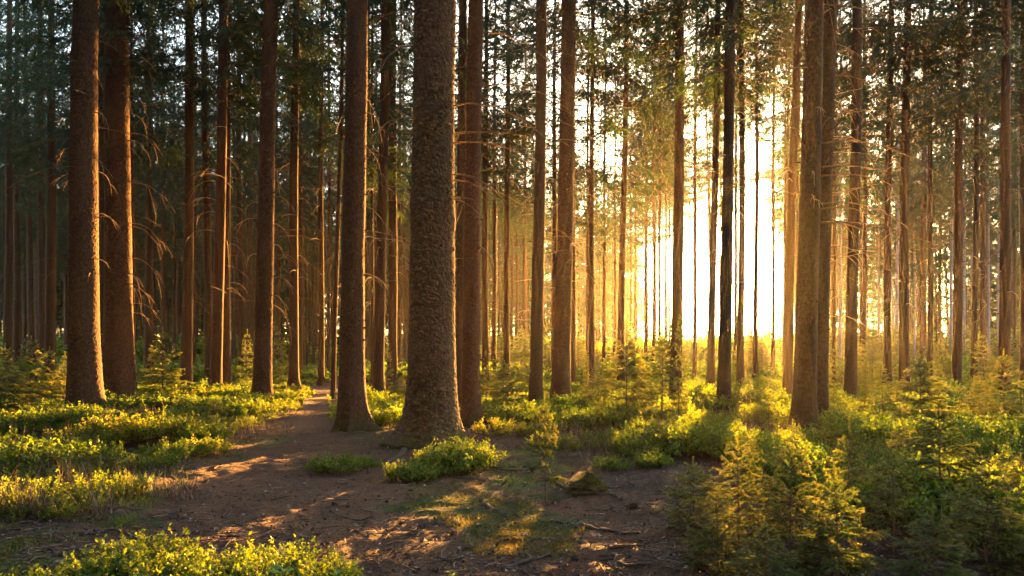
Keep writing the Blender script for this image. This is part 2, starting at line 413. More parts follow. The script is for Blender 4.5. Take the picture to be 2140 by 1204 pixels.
    V, T, Q, A = g.arr()
    return mesh(name, V, [T, Q], {'v': A}, True)

def deadbranch(L, ax, droop, seed, fork=True, thick=.011):
    r_ = np.random.default_rng(seed); g = Geo()
    t = np.linspace(0, 1, 9); dx, dy = math.cos(ax), math.sin(ax)
    up = r_.uniform(.0, .35)
    z = L * (up * t - droop * t ** 2.2) ; rd = L * (t - .25 * droop * t ** 3)
    wob = r_.normal(size=(9, 3)) * L * .012; wob[0] = 0
    P = np.stack([dx * rd, dy * rd, z], -1) + wob
    tube(g, P, np.linspace(thick, .002, 9), 4, r_.uniform(.3, .9))
    if fork:
        for k in range(r_.integers(1, 4)):
            i = r_.integers(3, 7); l = L * r_.uniform(.15, .4); a2 = ax + r_.uniform(-1, 1)
            s = np.linspace(0, 1, 5)
            Q = P[i] + np.stack([math.cos(a2) * l * s, math.sin(a2) * l * s, -l * (.3 * s + .9 * s ** 2)], -1)
            tube(g, Q, np.linspace(thick * .5, .0015, 5), 4, .6)
    return g.mesh('dead_branch')

# ------------------------------------------------------------------ spruce crowns
def crown_arr(seed, z0=7.5, H=24., Lmax=2.7, dens=1.0, tri=(.10, .022), low=True):
    """crown mesh of needle sprays hanging from whorled boughs; base of trunk at z=0"""
    r_ = np.random.default_rng(seed); g = Geo(); wood = Geo()
    Ps, Ds, Ls, Ws, As = [], [], [], [], []
    z = z0
    while z < H - .2:
        f = (z - z0) / (H - z0)
        nb = r_.integers(4, 7)
        a0 = r_.uniform(0, 6.28)
        for b in range(nb):
            if r_.random() < (.57 if f < .1 else .32): continue
            az = a0 + b * 2 * math.pi / nb + r_.uniform(-.35, .35)
            L = Lmax * (1 - f) ** .75 * min(1, .55 + f * 5) * r_.uniform(.55, 1.15) + .15
            zb = z + r_.uniform(-.2, .2)
            pitch = r_.uniform(-.25, .2) + f * .5; droop = r_.uniform(.25, .6) * (1 - f); rise = r_.uniform(.1, .35)
            n = 8; t = np.linspace(0, 1, n)
            P = np.stack([math.cos(az) * L * t, math.sin(az) * L * t, zb + L * (pitch * t - droop * t ** 1.6 + rise * t ** 3)], -1)
            P[1:] += r_.normal(size=(n - 1, 3)) * .02 * L
            tube(wood, P, np.linspace(.022, .005, n) * (.5 + L / Lmax * .6), 3, .3, False)
            nt_ = int(L * 17 * dens) + 3
            tt = r_.uniform(.12, 1, nt_) ** .85
            base = np.stack([np.interp(tt, t, P[:, k]) for k in range(3)], -1)
            sg = r_.choice([-1, 1], nt_)
            lat = np.array([-math.sin(az), math.cos(az), 0]); rad_ = np.array([math.cos(az), math.sin(az), 0])
            tl = (L * .36 * (1.05 - tt) + .16) * r_.uniform(.6, 1.3, nt_)
            td = norm(sg[:, None] * lat * r_.uniform(.4, 1.1, (nt_, 1)) + rad_ * r_.uniform(.2, .9, (nt_, 1)) + np.array([0, 0, -1]) * r_.uniform(-.1, .8, (nt_, 1)))
            ns = np.maximum((tl / tri[0] * 4.6 * dens).astype(int), 3)
            rep = np.repeat(np.arange(nt_), ns); s = r_.random(len(rep))
            pp = base[rep] + td[rep] * (tl[rep] * s)[:, None] + np.array([0, 0, -1]) * (tl[rep] * s ** 2 * .3)[:, None]
            dd = td[rep] + r_.normal(size=(len(rep), 3)) * .4 + np.array([0, 0, -.18])
            Ps.append(pp); Ds.append(dd); Ls.append(tri[0] * r_.uniform(.6, 1.5, len(rep))); Ws.append(tri[1] * r_.uniform(.7, 1.3, len(rep)))
            As.append(np.clip(r_.normal(.42, .16) + r_.normal(size=len(rep)) * .12, 0, 1))
        z += r_.uniform(.38, .75) / dens ** .3
    if low:   # bare dead twigs below the live crown
        for k in range(22):
            zz = r_.uniform(2.2, z0 + 1.5); az = r_.uniform(0, 6.28); L = r_.uniform(.3, 1.5)
            t = np.linspace(0, 1, 5)
            P = np.stack([math.cos(az) * L * t, math.sin(az) * L * t, zz + L * (r_.uniform(-.1, .3) * t - r_.uniform(.1, .8) * t ** 2)], -1)
            tube(wood, P, np.linspace(.011, .004, 5), 3, .3, False)
    V, T = blades(np.concatenate(Ps), np.concatenate(Ds), np.concatenate(Ls), np.concatenate(Ws), r_)
    g.add(V, T, None, np.repeat(np.concatenate(As), 3))
    return g.arr(), wood.arr()

# near crowns: three fine variants, mid crowns: coarser
CROWNS = []
for k, (z0, Lm, d) in enumerate([(7.0, 2.6, 1.0), (8.2, 2.9, 1.05), (6.2, 2.3, .95), (9.0, 2.6, 1.0), (7.4, 3.0, 1.1)]):
    A, Wd = crown_arr(100 + k, z0, 24, Lm, d)
    V, T, Q, a = A; V2, T2, Q2, a2 = Wd
    me = mesh('crown', np.concatenate([V, V2]), [T, Q2 + len(V)], {'v': np.concatenate([a, a2])})
    me.materials.append(M['crown']); me.materials.append(M['stem'])
    mi = np.zeros(len(T) + len(Q2), np.int32); mi[len(T):] = 1; me.polygons.foreach_set('material_index', mi)
    CROWNS.append((me, z0))

TREES = []     # (x, y, radius) of every trunk, for spacing and shade checks
def pine(px, D, wpx, pxt=None, label='', group=None, near=0, mat='bark', crown=None, cz=None, dead=(), H=None, px0=None, cat='tree', name='spruce_tree', **kw):
    x = wx(px, D); rad = max(wpx * D / F / 2, .03)
    pxt = px if pxt is None else pxt
    lean = (pxt - px) / F * D / (1 + D * .52)
    y = D; z = float(gh(x, y)) - .02
    seed = int(abs(px) * 7 + D * 13) % 9973; r_ = np.random.default_rng(seed)
    H = H or 24 * r_.uniform(.9, 1.12)
    root = tag(link(name, None, None, None, (x, y, z)), label, cat, group)
    if near:
        top = 1.5 + D * .6
        dz = {1: .03, 2: .012, 3: .007}[near]; seg = {1: 36, 2: 120, 3: 240}[near]
        zs = np.concatenate([np.arange(-.25, top, dz), np.linspace(top + .1, H, 14)])
    else:
        seg = 14; zs = np.concatenate([[-.2, 0, .08, .16, .3, .5, .8, 1.3], np.linspace(2, H, 22)])
    kn = []
    for q in range({0: 10, 1: 26, 2: 34, 3: 46}[near]):
        kn.append((r_.uniform(.9, min(9, 2 + D * .55)), r_.uniform(0, 6.28), r_.uniform(.02, .07 if near > 1 else .12)))
    kw.setdefault('flare', r_.uniform(.25, .45))
    me = trunk_mesh('trunk', rad, lean, H, seg, zs, seed=seed, knots=kn, **kw)
    link('trunk', me, M[mat], root)
    cme, cz0 = CROWNS[crown if crown is not None else r_.integers(0, len(CROWNS))]
    s = H / 24
    zshift = 0 if cz is None else cz - cz0 * s
    co = link('crown', cme, None, root, (lean * (cz0 + 6), 0, zshift), r_.uniform(0, 6.28), (r_.uniform(.85, 1.15),) * 2 + (s * (1 if cz is None else (H - cz) / max(H - cz0 * s, 1)),))
    if cz is not None:
        kz = (H - cz) / (24 - cz0); co.scale[2] = kz; co.location[2] = cz - cz0 * kz
    for i, (zz, ax, L, dr) in enumerate(dead):
        b = deadbranch(L, ax, dr, seed + i * 17, True, .009 if D < 12 else .011)
        rr = rad * float(np.interp(zz, [-1, 1.7, H * .5, H], [1.06, 1.0, .72, .06]))
        link('dead_branch', b, M['deadwood'], root, (lean * zz + math.cos(ax) * rr * .9, math.sin(ax) * rr * .9, zz))
    TREES.append((x, y, rad))
    return root

def deads(n, z0, z1, a0, a1, L0, L1, seed, dr=(.5, 1.3)):
    r_ = np.random.default_rng(seed)
    return [(r_.uniform(z0, z1), r_.uniform(a0, a1), r_.uniform(L0, L1), r_.uniform(*dr)) for _ in range(n)]
G_MAIN = 'tall spruce trees of the wood'
# ---- foreground and middle trees, each measured
pine(172, 12.4, 55, 181, 'thick spruce at far left, scaly dark bark with a blazing orange right edge', G_MAIN, 2, 'bark', cell=.032, amp=.012, curve=.05,
     dead=deads(6, 2.2, 6.5, -.5, .8, .3, .55, 1) + deads(4, 3.5, 6.5, 2.4, 3.6, .3, .5, 2), root_dir=[(0.0, .5)])
pine(245, 15.6, 52, 247, 'thick spruce just behind the far left one, orange edge and many hooked dead twigs', G_MAIN, 2, 'bark_red', cell=.032, amp=.011, curve=.03,
     dead=deads(24, 2.0, 9, -.9, .9, .45, 1.05, 3, (.7, 1.5)))
pine(452, 18, 22, 468, 'slim spruce with a thin glowing orange edge, left of a darker twin', G_MAIN, 1, 'bark_red', dead=deads(6, 3, 6, 2.4, 4, .5, .9, 4))
pine(474, 20, 16, 474, 'dark slim spruce right beside the thinly orange-edged one', G_MAIN, 1, 'bark_red', dead=deads(4, 3, 6, -1, 1, .5, .8, 5))
pine(545, 13.6, 34, 569, 'straight spruce with orange right edge behind the left bilberry carpet', G_MAIN, 2, 'bark_red', cell=.03, amp=.008,
     dead=deads(11, 2, 6, -.9, .9, .35, .75, 6, (.6, 1.4)) + deads(3, 2.4, 4.5, 2.4, 3.8, .3, .6, 7))
pine(612, 20, 19, 619, 'slim spruce with narrow orange edge behind the small bright spruce', G_MAIN, 1, 'bark_red', dead=deads(4, 3, 6, -1, 1, .4, .8, 8))
pine(737, 9.0, 47, 745, 'stout reddish spruce left of the big scaly one, root spreading right', G_MAIN, 2, 'bark_red', cell=.026, amp=.006,
     dead=deads(3, 2, 4.5, -1, 1, .25, .5, 9), root_dir=[(0.1, 1.4), (2.6, .5)])
pine(791, 16.2, 22, 806, 'plain brown spruce between the stout reddish and the big scaly trunk', G_MAIN, 1, 'bark_red', dead=deads(5, 3, 7, 0, 6.28, .5, .9, 10))
pine(819, 22, 19, 822, 'second plain spruce, close to the left edge of the big scaly trunk', G_MAIN, 1, 'bark_red', dead=deads(5, 3, 8, 0, 6.28, .5, 1.1, 11))
pine(903, 7.5, 89, 911, 'biggest spruce in the middle, grey flaking scaly bark and mossy root flare', G_MAIN, 3, 'bark_grey', cell=.042, amp=.0125, roots=6, flare=.3,
     lump=[(2.45, -1.3, .13, .022), (2.62, -2.2, .08, .018), (1.9, -1.6, .3, .01)], root_dir=[(3.3, .8)],
     dead=[(2.15, 3.3, .55, .1), (2.78, 3.0, .35, .0), (3.55, 3.1, .6, .8), (4.35, 3.2, .7, 1.0), (1.95, 2.8, .22, .2)])
pine(955, 14, 19, 968, 'reddish spruce squeezed against the right edge of the biggest trunk', G_MAIN, 2, 'bark_red', cell=.03, amp=.01)
pine(986, 9.3, 34, 993, 'smooth brown spruce right of the biggest trunk, knotted bark', G_MAIN, 2, 'bark_red', cell=.024, amp=.005)
pine(1121, 13, 25, 1131, 'upright hazy brown spruce left of the golden glow, short snags on both sides', G_MAIN, 1, 'bark_red', dead=deads(14, 1.3, 6, -.4, .4, .12, .3, 12, (-.2, .4)) + deads(12, 1.3, 6, 2.8, 3.5, .15, .35, 13, (-.2, .4)))
pine(1171, 13.7, 33, 1190, 'stouter hazy brown spruce left of the golden glow, leaning slightly right', G_MAIN, 2, 'bark_red', cell=.026, amp=.006, dead=deads(6, 1.8, 5, -.6, .6, .15, .35, 14, (0, .6)))
pine(1412, 15, 22, 1422, 'spruce at the left of the sun opening with a young spruce before it', G_MAIN, 1, 'bark_red', dead=deads(5, 3, 8, 0, 6.28, .3, .7, 15))
pine(1486, 19, 15, 1500, 'slim leaning spruce in the sun opening, left neighbour of a stouter one', G_MAIN, 1, 'bark_shade', dead=deads(8, 3, 9, 0, 6.28, .3, 1., 16))
pine(1511, 13, 25, 1529, 'stout dark spruce standing in the middle of the sun opening', G_MAIN, 1, 'bark_shade', dead=deads(8, 2, 7, 0, 6.28, .3, .8, 17))
pine(1548, 20, 14, 1551, 'slim spruce just right of the stout one in the sun opening', G_MAIN, 1, 'bark_shade', dead=deads(8, 3, 9, 0, 6.28, .3, 1., 18))
pine(1645, 15, 17, 1668, 'orange-hazed leaning spruce at the left of the dark thick double trunks', G_MAIN, 1, 'bark_red', dead=deads(8, 3, 8, 0, 6.28, .3, .8, 19))
pine(1683, 8.7, 40, 1698, 'thick dark spruce, front one of the touching pair at right', G_MAIN, 2, 'bark_shade', cell=.028, amp=.006, dead=deads(4, 2.2, 5, -1.8, -1.2, .2, .35, 20))
pine(1713, 10.4, 32, 1730, 'thick dark spruce, rear one of the touching pair at right', G_MAIN, 2, 'bark_shade', cell=.028, amp=.006, dead=deads(16, 1.6, 6, -.5, .4, .3, .8, 21, (-.1, .7)))
pine(1779, 14, 22, 1790, 'dark straight spruce right of the touching thick pair', G_MAIN, 1, 'bark_shade', dead=deads(8, 2, 7, 0, 6.28, .3, .8, 22))
pine(1852, 19, 14, 1862, 'slim dark spruce, second trunk right of the touching thick pair', G_MAIN, 1, 'bark_shade', dead=deads(8, 2, 9, 0, 6.28, .3, 1., 23))
pine(1888, 18, 18, 1896, 'dark spruce behind the small golden spruce at right, leaning slightly', G_MAIN, 1, 'bark_shade', dead=deads(8, 2, 9, 0, 6.28, .3, 1., 24))
pine(1943, 22, 10, 1946, 'thin dark spruce above the small golden spruce at right', G_MAIN, 1, 'bark_shade', dead=deads(8, 2, 9, 0, 6.28, .3, 1., 25))
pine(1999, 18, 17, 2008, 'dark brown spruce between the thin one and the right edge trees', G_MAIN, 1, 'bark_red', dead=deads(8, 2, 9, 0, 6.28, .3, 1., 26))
pine(2037, 22, 11, 2041, 'slim dark spruce beside a paler one near the right edge', G_MAIN, 1, 'bark_shade', dead=deads(6, 2, 9, 0, 6.28, .3, 1., 27))
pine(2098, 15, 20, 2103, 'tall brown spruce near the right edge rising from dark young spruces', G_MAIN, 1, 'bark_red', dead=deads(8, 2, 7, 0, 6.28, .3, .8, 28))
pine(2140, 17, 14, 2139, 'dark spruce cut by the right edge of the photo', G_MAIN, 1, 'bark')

# ---- slim trees further back: px, D, width, top px, pale?
LANDMARK = [(-400, 'the left edge'), (172, 'the far left spruce'), (245, 'the hooked-twig spruce'), (452, 'the slim orange-edged trunk'), (545, 'the straight orange-edged trunk'),
            (737, 'the stout reddish spruce'), (903, 'the biggest trunk'), (986, 'the knotted brown spruce'), (1121, 'the snagged hazy spruce'), (1171, 'the stouter hazy spruce'),
            (1412, 'the sun-left spruce'), (1511, 'the stout sunward spruce'), (1713, 'the touching thick pair'), (1888, 'the leaning dark spruce'), (1999, 'the dark brown spruce'), (2098, 'the tall edge spruce')]
BACK = [(17, 27, 16, 20, 0), (34, 30, 13, 35, 0), (50, 46, 7, 51, 0), (87, 30, 14, 84, 0), (106, 24, 20, 108, 0), (215, 21, 20, 217, 0), (278, 19, 7, 276, 0), (312, 28, 16, 312, 0), (340, 38, 10, 341, 0), (364, 42, 7, 364, 0),
        (390, 20, 21, 398, 0), (405, 36, 8, 405, 0), (489, 38, 9, 490, 0), (510, 42, 7, 511, 0), (628, 28, 11, 629, 0), (641, 44, 6, 640, 0), (655, 46, 6, 656, 0), (670, 24, 12, 672, 0), (687, 30, 8, 688, 0), (697, 17, 9, 717, 0),
        (777, 20, 6, 779, 0), (836, 34, 8, 838, 0), (1013, 24, 13, 1016, 0), (1032, 30, 10, 1035, 0), (1058, 24, 12, 1062, 0), (1070, 52, 5, 1071, 0), (1080, 50, 6, 1080, 0), (1096, 46, 8, 1099, 0), (1157, 26, 11, 1160, 0),
        (1197, 21.6, 10, 1199, 0), (1227, 28, 7, 1230, 0), (1236, 19, 11, 1238, 0), (1261, 31, 7, 1266, 0), (1285, 45, 6, 1286, 0), (1297, 22, 14, 1310, 0), (1318, 48, 4, 1319, 0), (1328, 56, 4, 1328, 0), (1349, 35, 7, 1352, 0), (1365, 31, 6, 1368, 0),
        (1377, 34, 7, 1381, 0), (1390, 42, 4, 1393, 0), (1451, 25, 8, 1455, 0), (1536, 28, 7, 1541, 0), (1579, 25, 9, 1582, 0), (1615, 28, 7, 1618, 0), (1637, 26, 6, 1650, 0), (1664, 24, 6, 1672, 0),
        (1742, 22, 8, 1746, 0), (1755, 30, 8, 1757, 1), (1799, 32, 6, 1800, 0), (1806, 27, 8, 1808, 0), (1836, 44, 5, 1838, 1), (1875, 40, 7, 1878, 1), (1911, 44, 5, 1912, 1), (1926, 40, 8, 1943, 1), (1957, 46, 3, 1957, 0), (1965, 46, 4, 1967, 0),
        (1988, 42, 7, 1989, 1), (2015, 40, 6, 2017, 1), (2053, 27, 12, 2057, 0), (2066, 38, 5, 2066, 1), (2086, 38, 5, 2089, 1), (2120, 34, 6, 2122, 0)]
ORD = ['first', 'second', 'third', 'fourth', 'fifth', 'sixth', 'seventh', 'eighth', 'ninth', 'tenth', 'eleventh', 'twelfth']
cnt = {}
for (px, D, wp, pt, pale) in BACK:
    lm = max((l for l in LANDMARK if l[0] < px), key=lambda l: l[0])
    key = (lm[1], pale); cnt[key] = cnt.get(key, 0) + 1
    ad = 'pale slim trunk' if pale else 'brown slim trunk'
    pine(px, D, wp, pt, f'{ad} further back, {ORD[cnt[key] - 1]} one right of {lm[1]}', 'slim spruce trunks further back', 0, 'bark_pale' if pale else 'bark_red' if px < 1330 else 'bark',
         cz=(10.5 if 1330 < px < 1680 else None), flare=.3)

# ---- unmeasured trunks filling the wood behind, counted one by one
TAN = math.tan(R(SUN_AZ))
KEYS = [(x, y) for (x, y, r) in TREES if y < 19 and x < 1.5] + [(wx(p, d), d) for p, d in ((1900, 4), (2000, 4), (2100, 4.2), (1780, 3.9), (1924, 8.5), (2000, 6), (340, 16), (583, 16), (812, 17), (62, 13.3), (104, 14), (12, 13.5), (1051, 12.3), (1418, 9), (120, 5), (250, 5.5), (60, 7), (420, 7.5), (500, 6), (400, 5.8), (600, 5.9), (1040, 4.7), (1130, 4.5), (1400, 3.6), (1650, 3.8), (1250, 7))]
def shades_key(x, y, r):
    for kx, ky in KEYS:
        if y <= ky + .5: continue
        d = (x - kx) * math.cos(R(SUN_AZ)) - (y - ky) * math.sin(R(SUN_AZ))
        if abs(d - .08) < r + (.25 if y - ky < 40 else .16) and (y - ky) < 95: return True
    return False
r_ = np.random.default_rng(5)
tries = 0; made = 0
while tries < 9000 and made < 205:
    tries += 1
    D = math.sqrt(r_.uniform(21 ** 2, 74 ** 2)); px = r_.uniform(-180, 2320); x = wx(px, D)
    leftside = x < -13 + TAN * (D - 12)
    if not leftside:
        if 1320 < px < 1700 and (D < 46 or r_.random() < .1): continue
        if px <= 1320 and (D < 44 or r_.random() < .6): continue
        if px >= 1700 and r_.random() < .6: continue
    else:
        if D < 30 and r_.random() < .5: continue
    if path_dist(x, D) < .6: continue
    md = 1.9 if leftside else 2.4
    if any((x - a) ** 2 + (D - b) ** 2 < md ** 2 for a, b, q in TREES): continue
    rad = r_.uniform(.11, .19) if not 1320 < px < 1700 else r_.uniform(.07, .12)
    if shades_key(x, D, rad): continue
    lo = max((l for l in LANDMARK if l[0] < px), key=lambda l: l[0]); hi = [l for l in LANDMARK if l[0] > px]
    hi = hi[0][1] if hi else 'the right edge'
    if lo[1] == 'the left edge': lab = f'faint spruce trunk deep in the wood left of {hi}'
    elif hi == 'the right edge': lab = f'faint spruce trunk deep in the wood right of {lo[1]}'
    else: lab = f'faint deep trunk between {lo[1]} and {hi}'
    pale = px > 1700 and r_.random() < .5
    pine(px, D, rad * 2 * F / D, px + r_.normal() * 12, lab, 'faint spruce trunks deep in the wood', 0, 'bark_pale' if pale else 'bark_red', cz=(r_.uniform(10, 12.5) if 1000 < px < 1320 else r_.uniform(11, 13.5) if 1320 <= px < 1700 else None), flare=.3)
    made += 1
# tall thin spruces at the wood's edge, their crowns closing the top of the sun opening
t = 0; made2 = 0
while made2 < 26 and t < 9000:
    t += 1
    D = r_.uniform(47, 76); px = r_.uniform(1290, 1760); x = wx(px, D)
    if any((x - a) ** 2 + (D - b) ** 2 < 2.2 for a, b, q in TREES): continue
    rad = r_.uniform(.06, .11)
    if shades_key(x, D, rad): continue
    lo = max((l for l in LANDMARK if l[0] < px), key=lambda l: l[0]); hi = [l for l in LANDMARK if l[0] > px][0][1]
    pine(px, D, rad * 2 * F / D, px + r_.normal() * 4, f'thin far trunk against the glare between {lo[1]} and {hi}', 'thin trunks against the glare', 0, 'bark_red', cz=r_.uniform(11.5, 15) , H=r_.uniform(27, 31) if False else None, flare=.3)
    made2 += 1
print('filler trees', made, 'tries', tries)

# ---- the far-off wood that reads as one mass
def far_wood():
    r_ = np.random.default_rng(11)
    vs = []
    for k in range(4):
        (A, Wd) = crown_arr(300 + k, [6.5, 3.0, 5.0, 1.2][k], [24, 22, 24, 12][k], [2.6, 2.3, 2.7, 1.9][k], .55, (.42, .12), False)
        g = Geo(); g.add(*A[:3], A[3])
        zs = np.array([0, .4, 2, 8, 16, 23.]); tube(g, np.stack([zs * 0, zs * 0, zs - .2], -1), np.array([.2, .15, .14, .11, .07, .01]), 6, -1, False)
        vs.append(g.arr())
    parts = []; pts = []
    tries = 0
    while len(pts) < 520 and tries < 60000:
        tries += 1
        D = math.sqrt(r_.uniform(62 ** 2, 135 ** 2)); az = r_.uniform(-.95, .95); x = D * az
        px = CX + F * az
        left = x < -13 + TAN * (D - 12)
        if not left:
            if 1290 < px < 1720: continue
            if px <= 1320: continue
            if r_.random() < .5: continue
        if any((x - a) ** 2 + (D - b) ** 2 < 3.2 for a, b in pts): continue
        pts.append((x, D))
        parts.append(moved(vs[r_.choice(4, p=[.3, .17, .25, .28])], (x, D, float(gh(x, D))), r_.uniform(0, 6.28), r_.uniform(.85, 1.1)))
    g = join(parts); V, T, Q, A = g.arr()
    A2 = A.copy()
    me = mesh('distant_wood', V, [T, Q], {'v': np.clip(A2, 0, 1)})
    me.materials.append(M['crown']); me.materials.append(M['bark_red'])
    mi = np.zeros(len(T) + len(Q), np.int32); mi[len(T):] = 1; me.polygons.foreach_set('material_index', mi)
    tag(link('distant_wood', me), 'far-off spruce wood fading into the haze behind all the single trees', 'wood', None, 'stuff')
    # unseen wood behind and beside the camera, added to cut sky fill
    parts = []; P2 = []
    t = 0
    while len(P2) < 300 and t < 60000:
        t += 1
        x = r_.uniform(-45, 45); y = r_.uniform(-45, 18)
        if abs(x) < max(y, 0) * .85 + 2.5 or (y > -5 and x > 10) or any((x - a) ** 2 + (y - b) ** 2 < 6 for a, b in P2): continue
        P2.append((x, y)); parts.append(moved(vs[[0, 2][r_.integers(2)]], (x, y, float(gh(x, y))), r_.uniform(0, 6.28), r_.uniform(.9, 1.1)))
    V, T, Q, A = join(parts).arr(); me = mesh('unseen_wood', V, [T, Q], {'v': np.clip(A, 0, 1)})
    me.materials.append(M['crown']); me.materials.append(M['bark_red'])
    mi = np.zeros(len(T) + len(Q), np.int32); mi[len(T):] = 1; me.polygons.foreach_set('material_index', mi)
    tag(link('unseen_wood', me), 'unseen spruce wood on both sides and behind the viewer, added to cut sky fill', 'wood', None, 'stuff')
    print('far wood', len(pts), len(T))
far_wood()

# ------------------------------------------------------------------ young spruces
def sapling_mesh(seed, H, spread, nw, nl, nwd, dens, bushy=1.0, bare=.12):
    """returns foliage and stem meshes; H height, spread: lowest bough length; nl/nwd needle length/width"""
    r_ = np.random.default_rng(seed); wood = Geo()
    zc = np.linspace(0, H, 9); bend = r_.normal(size=2) * .03 * H
    cx = bend[0] * (zc / H) ** 2; cy = bend[1] * (zc / H) ** 2
    tube(wood, np.stack([cx, cy, zc - .04], -1), np.interp(zc / H, [0, 1], [.013 * H ** .7 + .002, .002]), 6, .5, False)
    P0, D0, A0 = [], [], []
    def shoot(P, dens_, av):
        seg = np.diff(P, axis=0); ln = np.linalg.norm(seg, axis=1); tot = ln.sum()
        n = max(int(tot * dens_), 4); s = r_.uniform(0, tot, n); cs = np.concatenate([[0], np.cumsum(ln)])
        k = np.clip(np.searchsorted(cs, s) - 1, 0, len(seg) - 1); f = (s - cs[k]) / ln[k]
        d = seg[k] / ln[k][:, None]
        pp = P[k] + seg[k] * f[:, None]
        rd = norm(np.cross(d, r_.normal(size=(n, 3)))); rd[:, 2] = rd[:, 2] * .6 + .12
        P0.append(pp); D0.append(d * .75 + rd * .8); A0.append(np.clip(av + .1 * r_.normal(size=n) + .25 * (s / tot), 0, 1))
    for wi in range(nw):
        f = bare + (1 - bare) * (wi / nw) ** .92; z = f * H + r_.normal() * .01
        nb = r_.integers(4, 7); a0 = r_.uniform(0, 6.28)
        for b in range(nb):
            if r_.random() < .1: continue
            az = a0 + b * 6.283 / nb + r_.normal() * .25
            L = spread * ((1 - f) ** .8 * r_.uniform(.7, 1.12) + .05)
            if f < bare + .12: L *= r_.uniform(.5, 1)
            n = 6; t = np.linspace(0, 1, n); up = r_.uniform(.05, .35) + .55 * f ** 2; dr = r_.uniform(.1, .4) * (1 - f)
            P = np.stack([np.cos(az) * L * t, np.sin(az) * L * t, z + L * (up * t - dr * t ** 2)], -1)
            P[:, 0] += np.interp(z, zc, cx); P[:, 1] += np.interp(z, zc, cy)
            P[1:] += r_.normal(size=(n - 1, 3)) * .012 * L
            tube(wood, P, np.linspace(.0042, .0012, n) * (H ** .5), 3, .4, False)
            av = r_.normal(.45, .12)
            shoot(P[1:], dens, av)
            lat = np.array([-math.sin(az), math.cos(az), 0]); rd = np.array([math.cos(az), math.sin(az), 0])
            m = max(int(L / .06 * bushy), 2)
            for q in range(m):
                tt = .18 + .8 * (q + r_.random() * .6) / m; side = 1 if q % 2 else -1
                l = min(L * .5 * (1.08 - tt) + .03, .3) * r_.uniform(.7, 1.15)
                base = np.array([np.interp(tt, t, P[:, k]) for k in range(3)])
                d = norm(lat * side * .75 + rd * .7 + np.array([0, 0, r_.uniform(-.28, .12)]))
                s = np.linspace(0, 1, 4)[:, None]
                Q = base + d * l * s + np.array([0, 0, -.12]) * l * s ** 2
                tube(wood, Q[[0, 3]], [.0016, .0009], 3, .4, False)
                shoot(Q, dens, av + r_.normal() * .16)
                if l > .12 and bushy > .8:
                    for w_ in (-1, 1):
                        l2 = l * .45; b2 = base + d * l * .45
                        d2 = norm(d + w_ * .8 * np.cross(d, [0, 0, 1]) + np.array([0, 0, r_.uniform(-.1, .1)]))
                        shoot(np.array([b2, b2 + d2 * l2 * .5, b2 + d2 * l2]), dens, av + r_.normal() * .16)
    ltop = np.array([[cx[-1], cy[-1], H - .04], [cx[-1], cy[-1], H + .03], [cx[-1], cy[-1], H + .07 * H ** .5]]); shoot(ltop, dens, .6)
    P = np.concatenate(P0); Dn = np.concatenate(D0); Av = np.concatenate(A0); n = len(P)
    V, T = blades(P, Dn, nl * r_.uniform(.7, 1.2, n), nwd, r_)
    fm = mesh('foliage', V, [T], {'v': np.repeat(Av, 3)}); fm.materials.append(M['sapling'])
    sm = wood.mesh('stem'); sm.materials.append(M['stem'])
    return fm, sm, H
SAP = {
    'bushy': [sapling_mesh(1, .6, .42, 12, .017, .0034, 1500, 1.6, .02), sapling_mesh(2, .55, .4, 11, .017, .0034, 1500, 1.6, .02), sapling_mesh(12, .6, .45, 12, .017, .0034, 1400, 1.6, .02)],
    'layer': [sapling_mesh(31, .8, .5, 8, .018, .0046, 1900, 1.5, .1), sapling_mesh(32, .8, .42, 9, .018, .0046, 1900, 1.3, .14), sapling_mesh(33, .8, .5, 7, .018, .0046, 1900, 1.4, .2)],
    'fine': [sapling_mesh(3, .8, .44, 10, .019, .0048, 1300, 1.3, .08), sapling_mesh(4, .75, .4, 9, .019, .0048, 1300, 1.2, .12)],
    'thin': [sapling_mesh(5, 1.3, .5, 11, .022, .0065, 800, 1.1, .2), sapling_mesh(6, 1.2, .3, 13, .022, .0065, 900, 1.1, .15)],
    'far': [sapling_mesh(7, 1.5, .62, 13, .03, .011, 520, 1.1, .05), sapling_mesh(8, 1.5, .48, 12, .03, .011, 520, 1.1, .06), sapling_mesh(9, 1.5, .72, 12, .032, .012, 480, 1.1, .04)],
}
print('sapling tris', {k: [len(m[0].polygons) for m in v] for k, v in SAP.items()})
SPOTS = []
def sapling(px, yb, ytop, hw=None, kind='fine', v=0, label='', group='young spruces on the forest floor', D=None, lean=0.0):
    D = D or F / (yb - HY); x = wx(px, D); H = (HY + F * 1.0 / D - ytop) / F * D
    z = float(gh(x, D)); H = H - z
    fm, sm, h0 = SAP[kind][v % len(SAP[kind])]
    root = tag(link('young_spruce', None, None, None, (x, D, z)), label, 'young spruce', group)
    sc = H / (h0 + .04); sxy = sc
    if hw is not None:
        spread0 = {'layer': .5, 'bushy': .42, 'fine': .4, 'thin': .42, 'far': .58}[kind]
        sxy = min(max(hw * D / F / spread0, sc * .45), sc * 1.9)
    root.rotation_euler = (0, lean, 0)
    for nm, me in (('stem', sm), ('foliage', fm)):
        o = link(nm, me, None, root, (0, 0, 0), (px * 1.7) % 6.28, (sxy, sxy, sc))
    SPOTS.append((x, D)); return root
sapling(340, 832, 688, 56, 'far', 0, 'bright young spruce with level boughs beside the hooked-twig spruce')
sapling(583, 832, 686, 34, 'far', 1, 'upright young spruce right of the straight orange-edged trunk')
sapling(516, 826, 692, 40, 'far', 1, 'half hidden young spruce behind the straight orange-edged trunk')
sapling(812, 828, 712, 20, 'far', 1, 'small narrow young spruce catching light left of the biggest trunk')
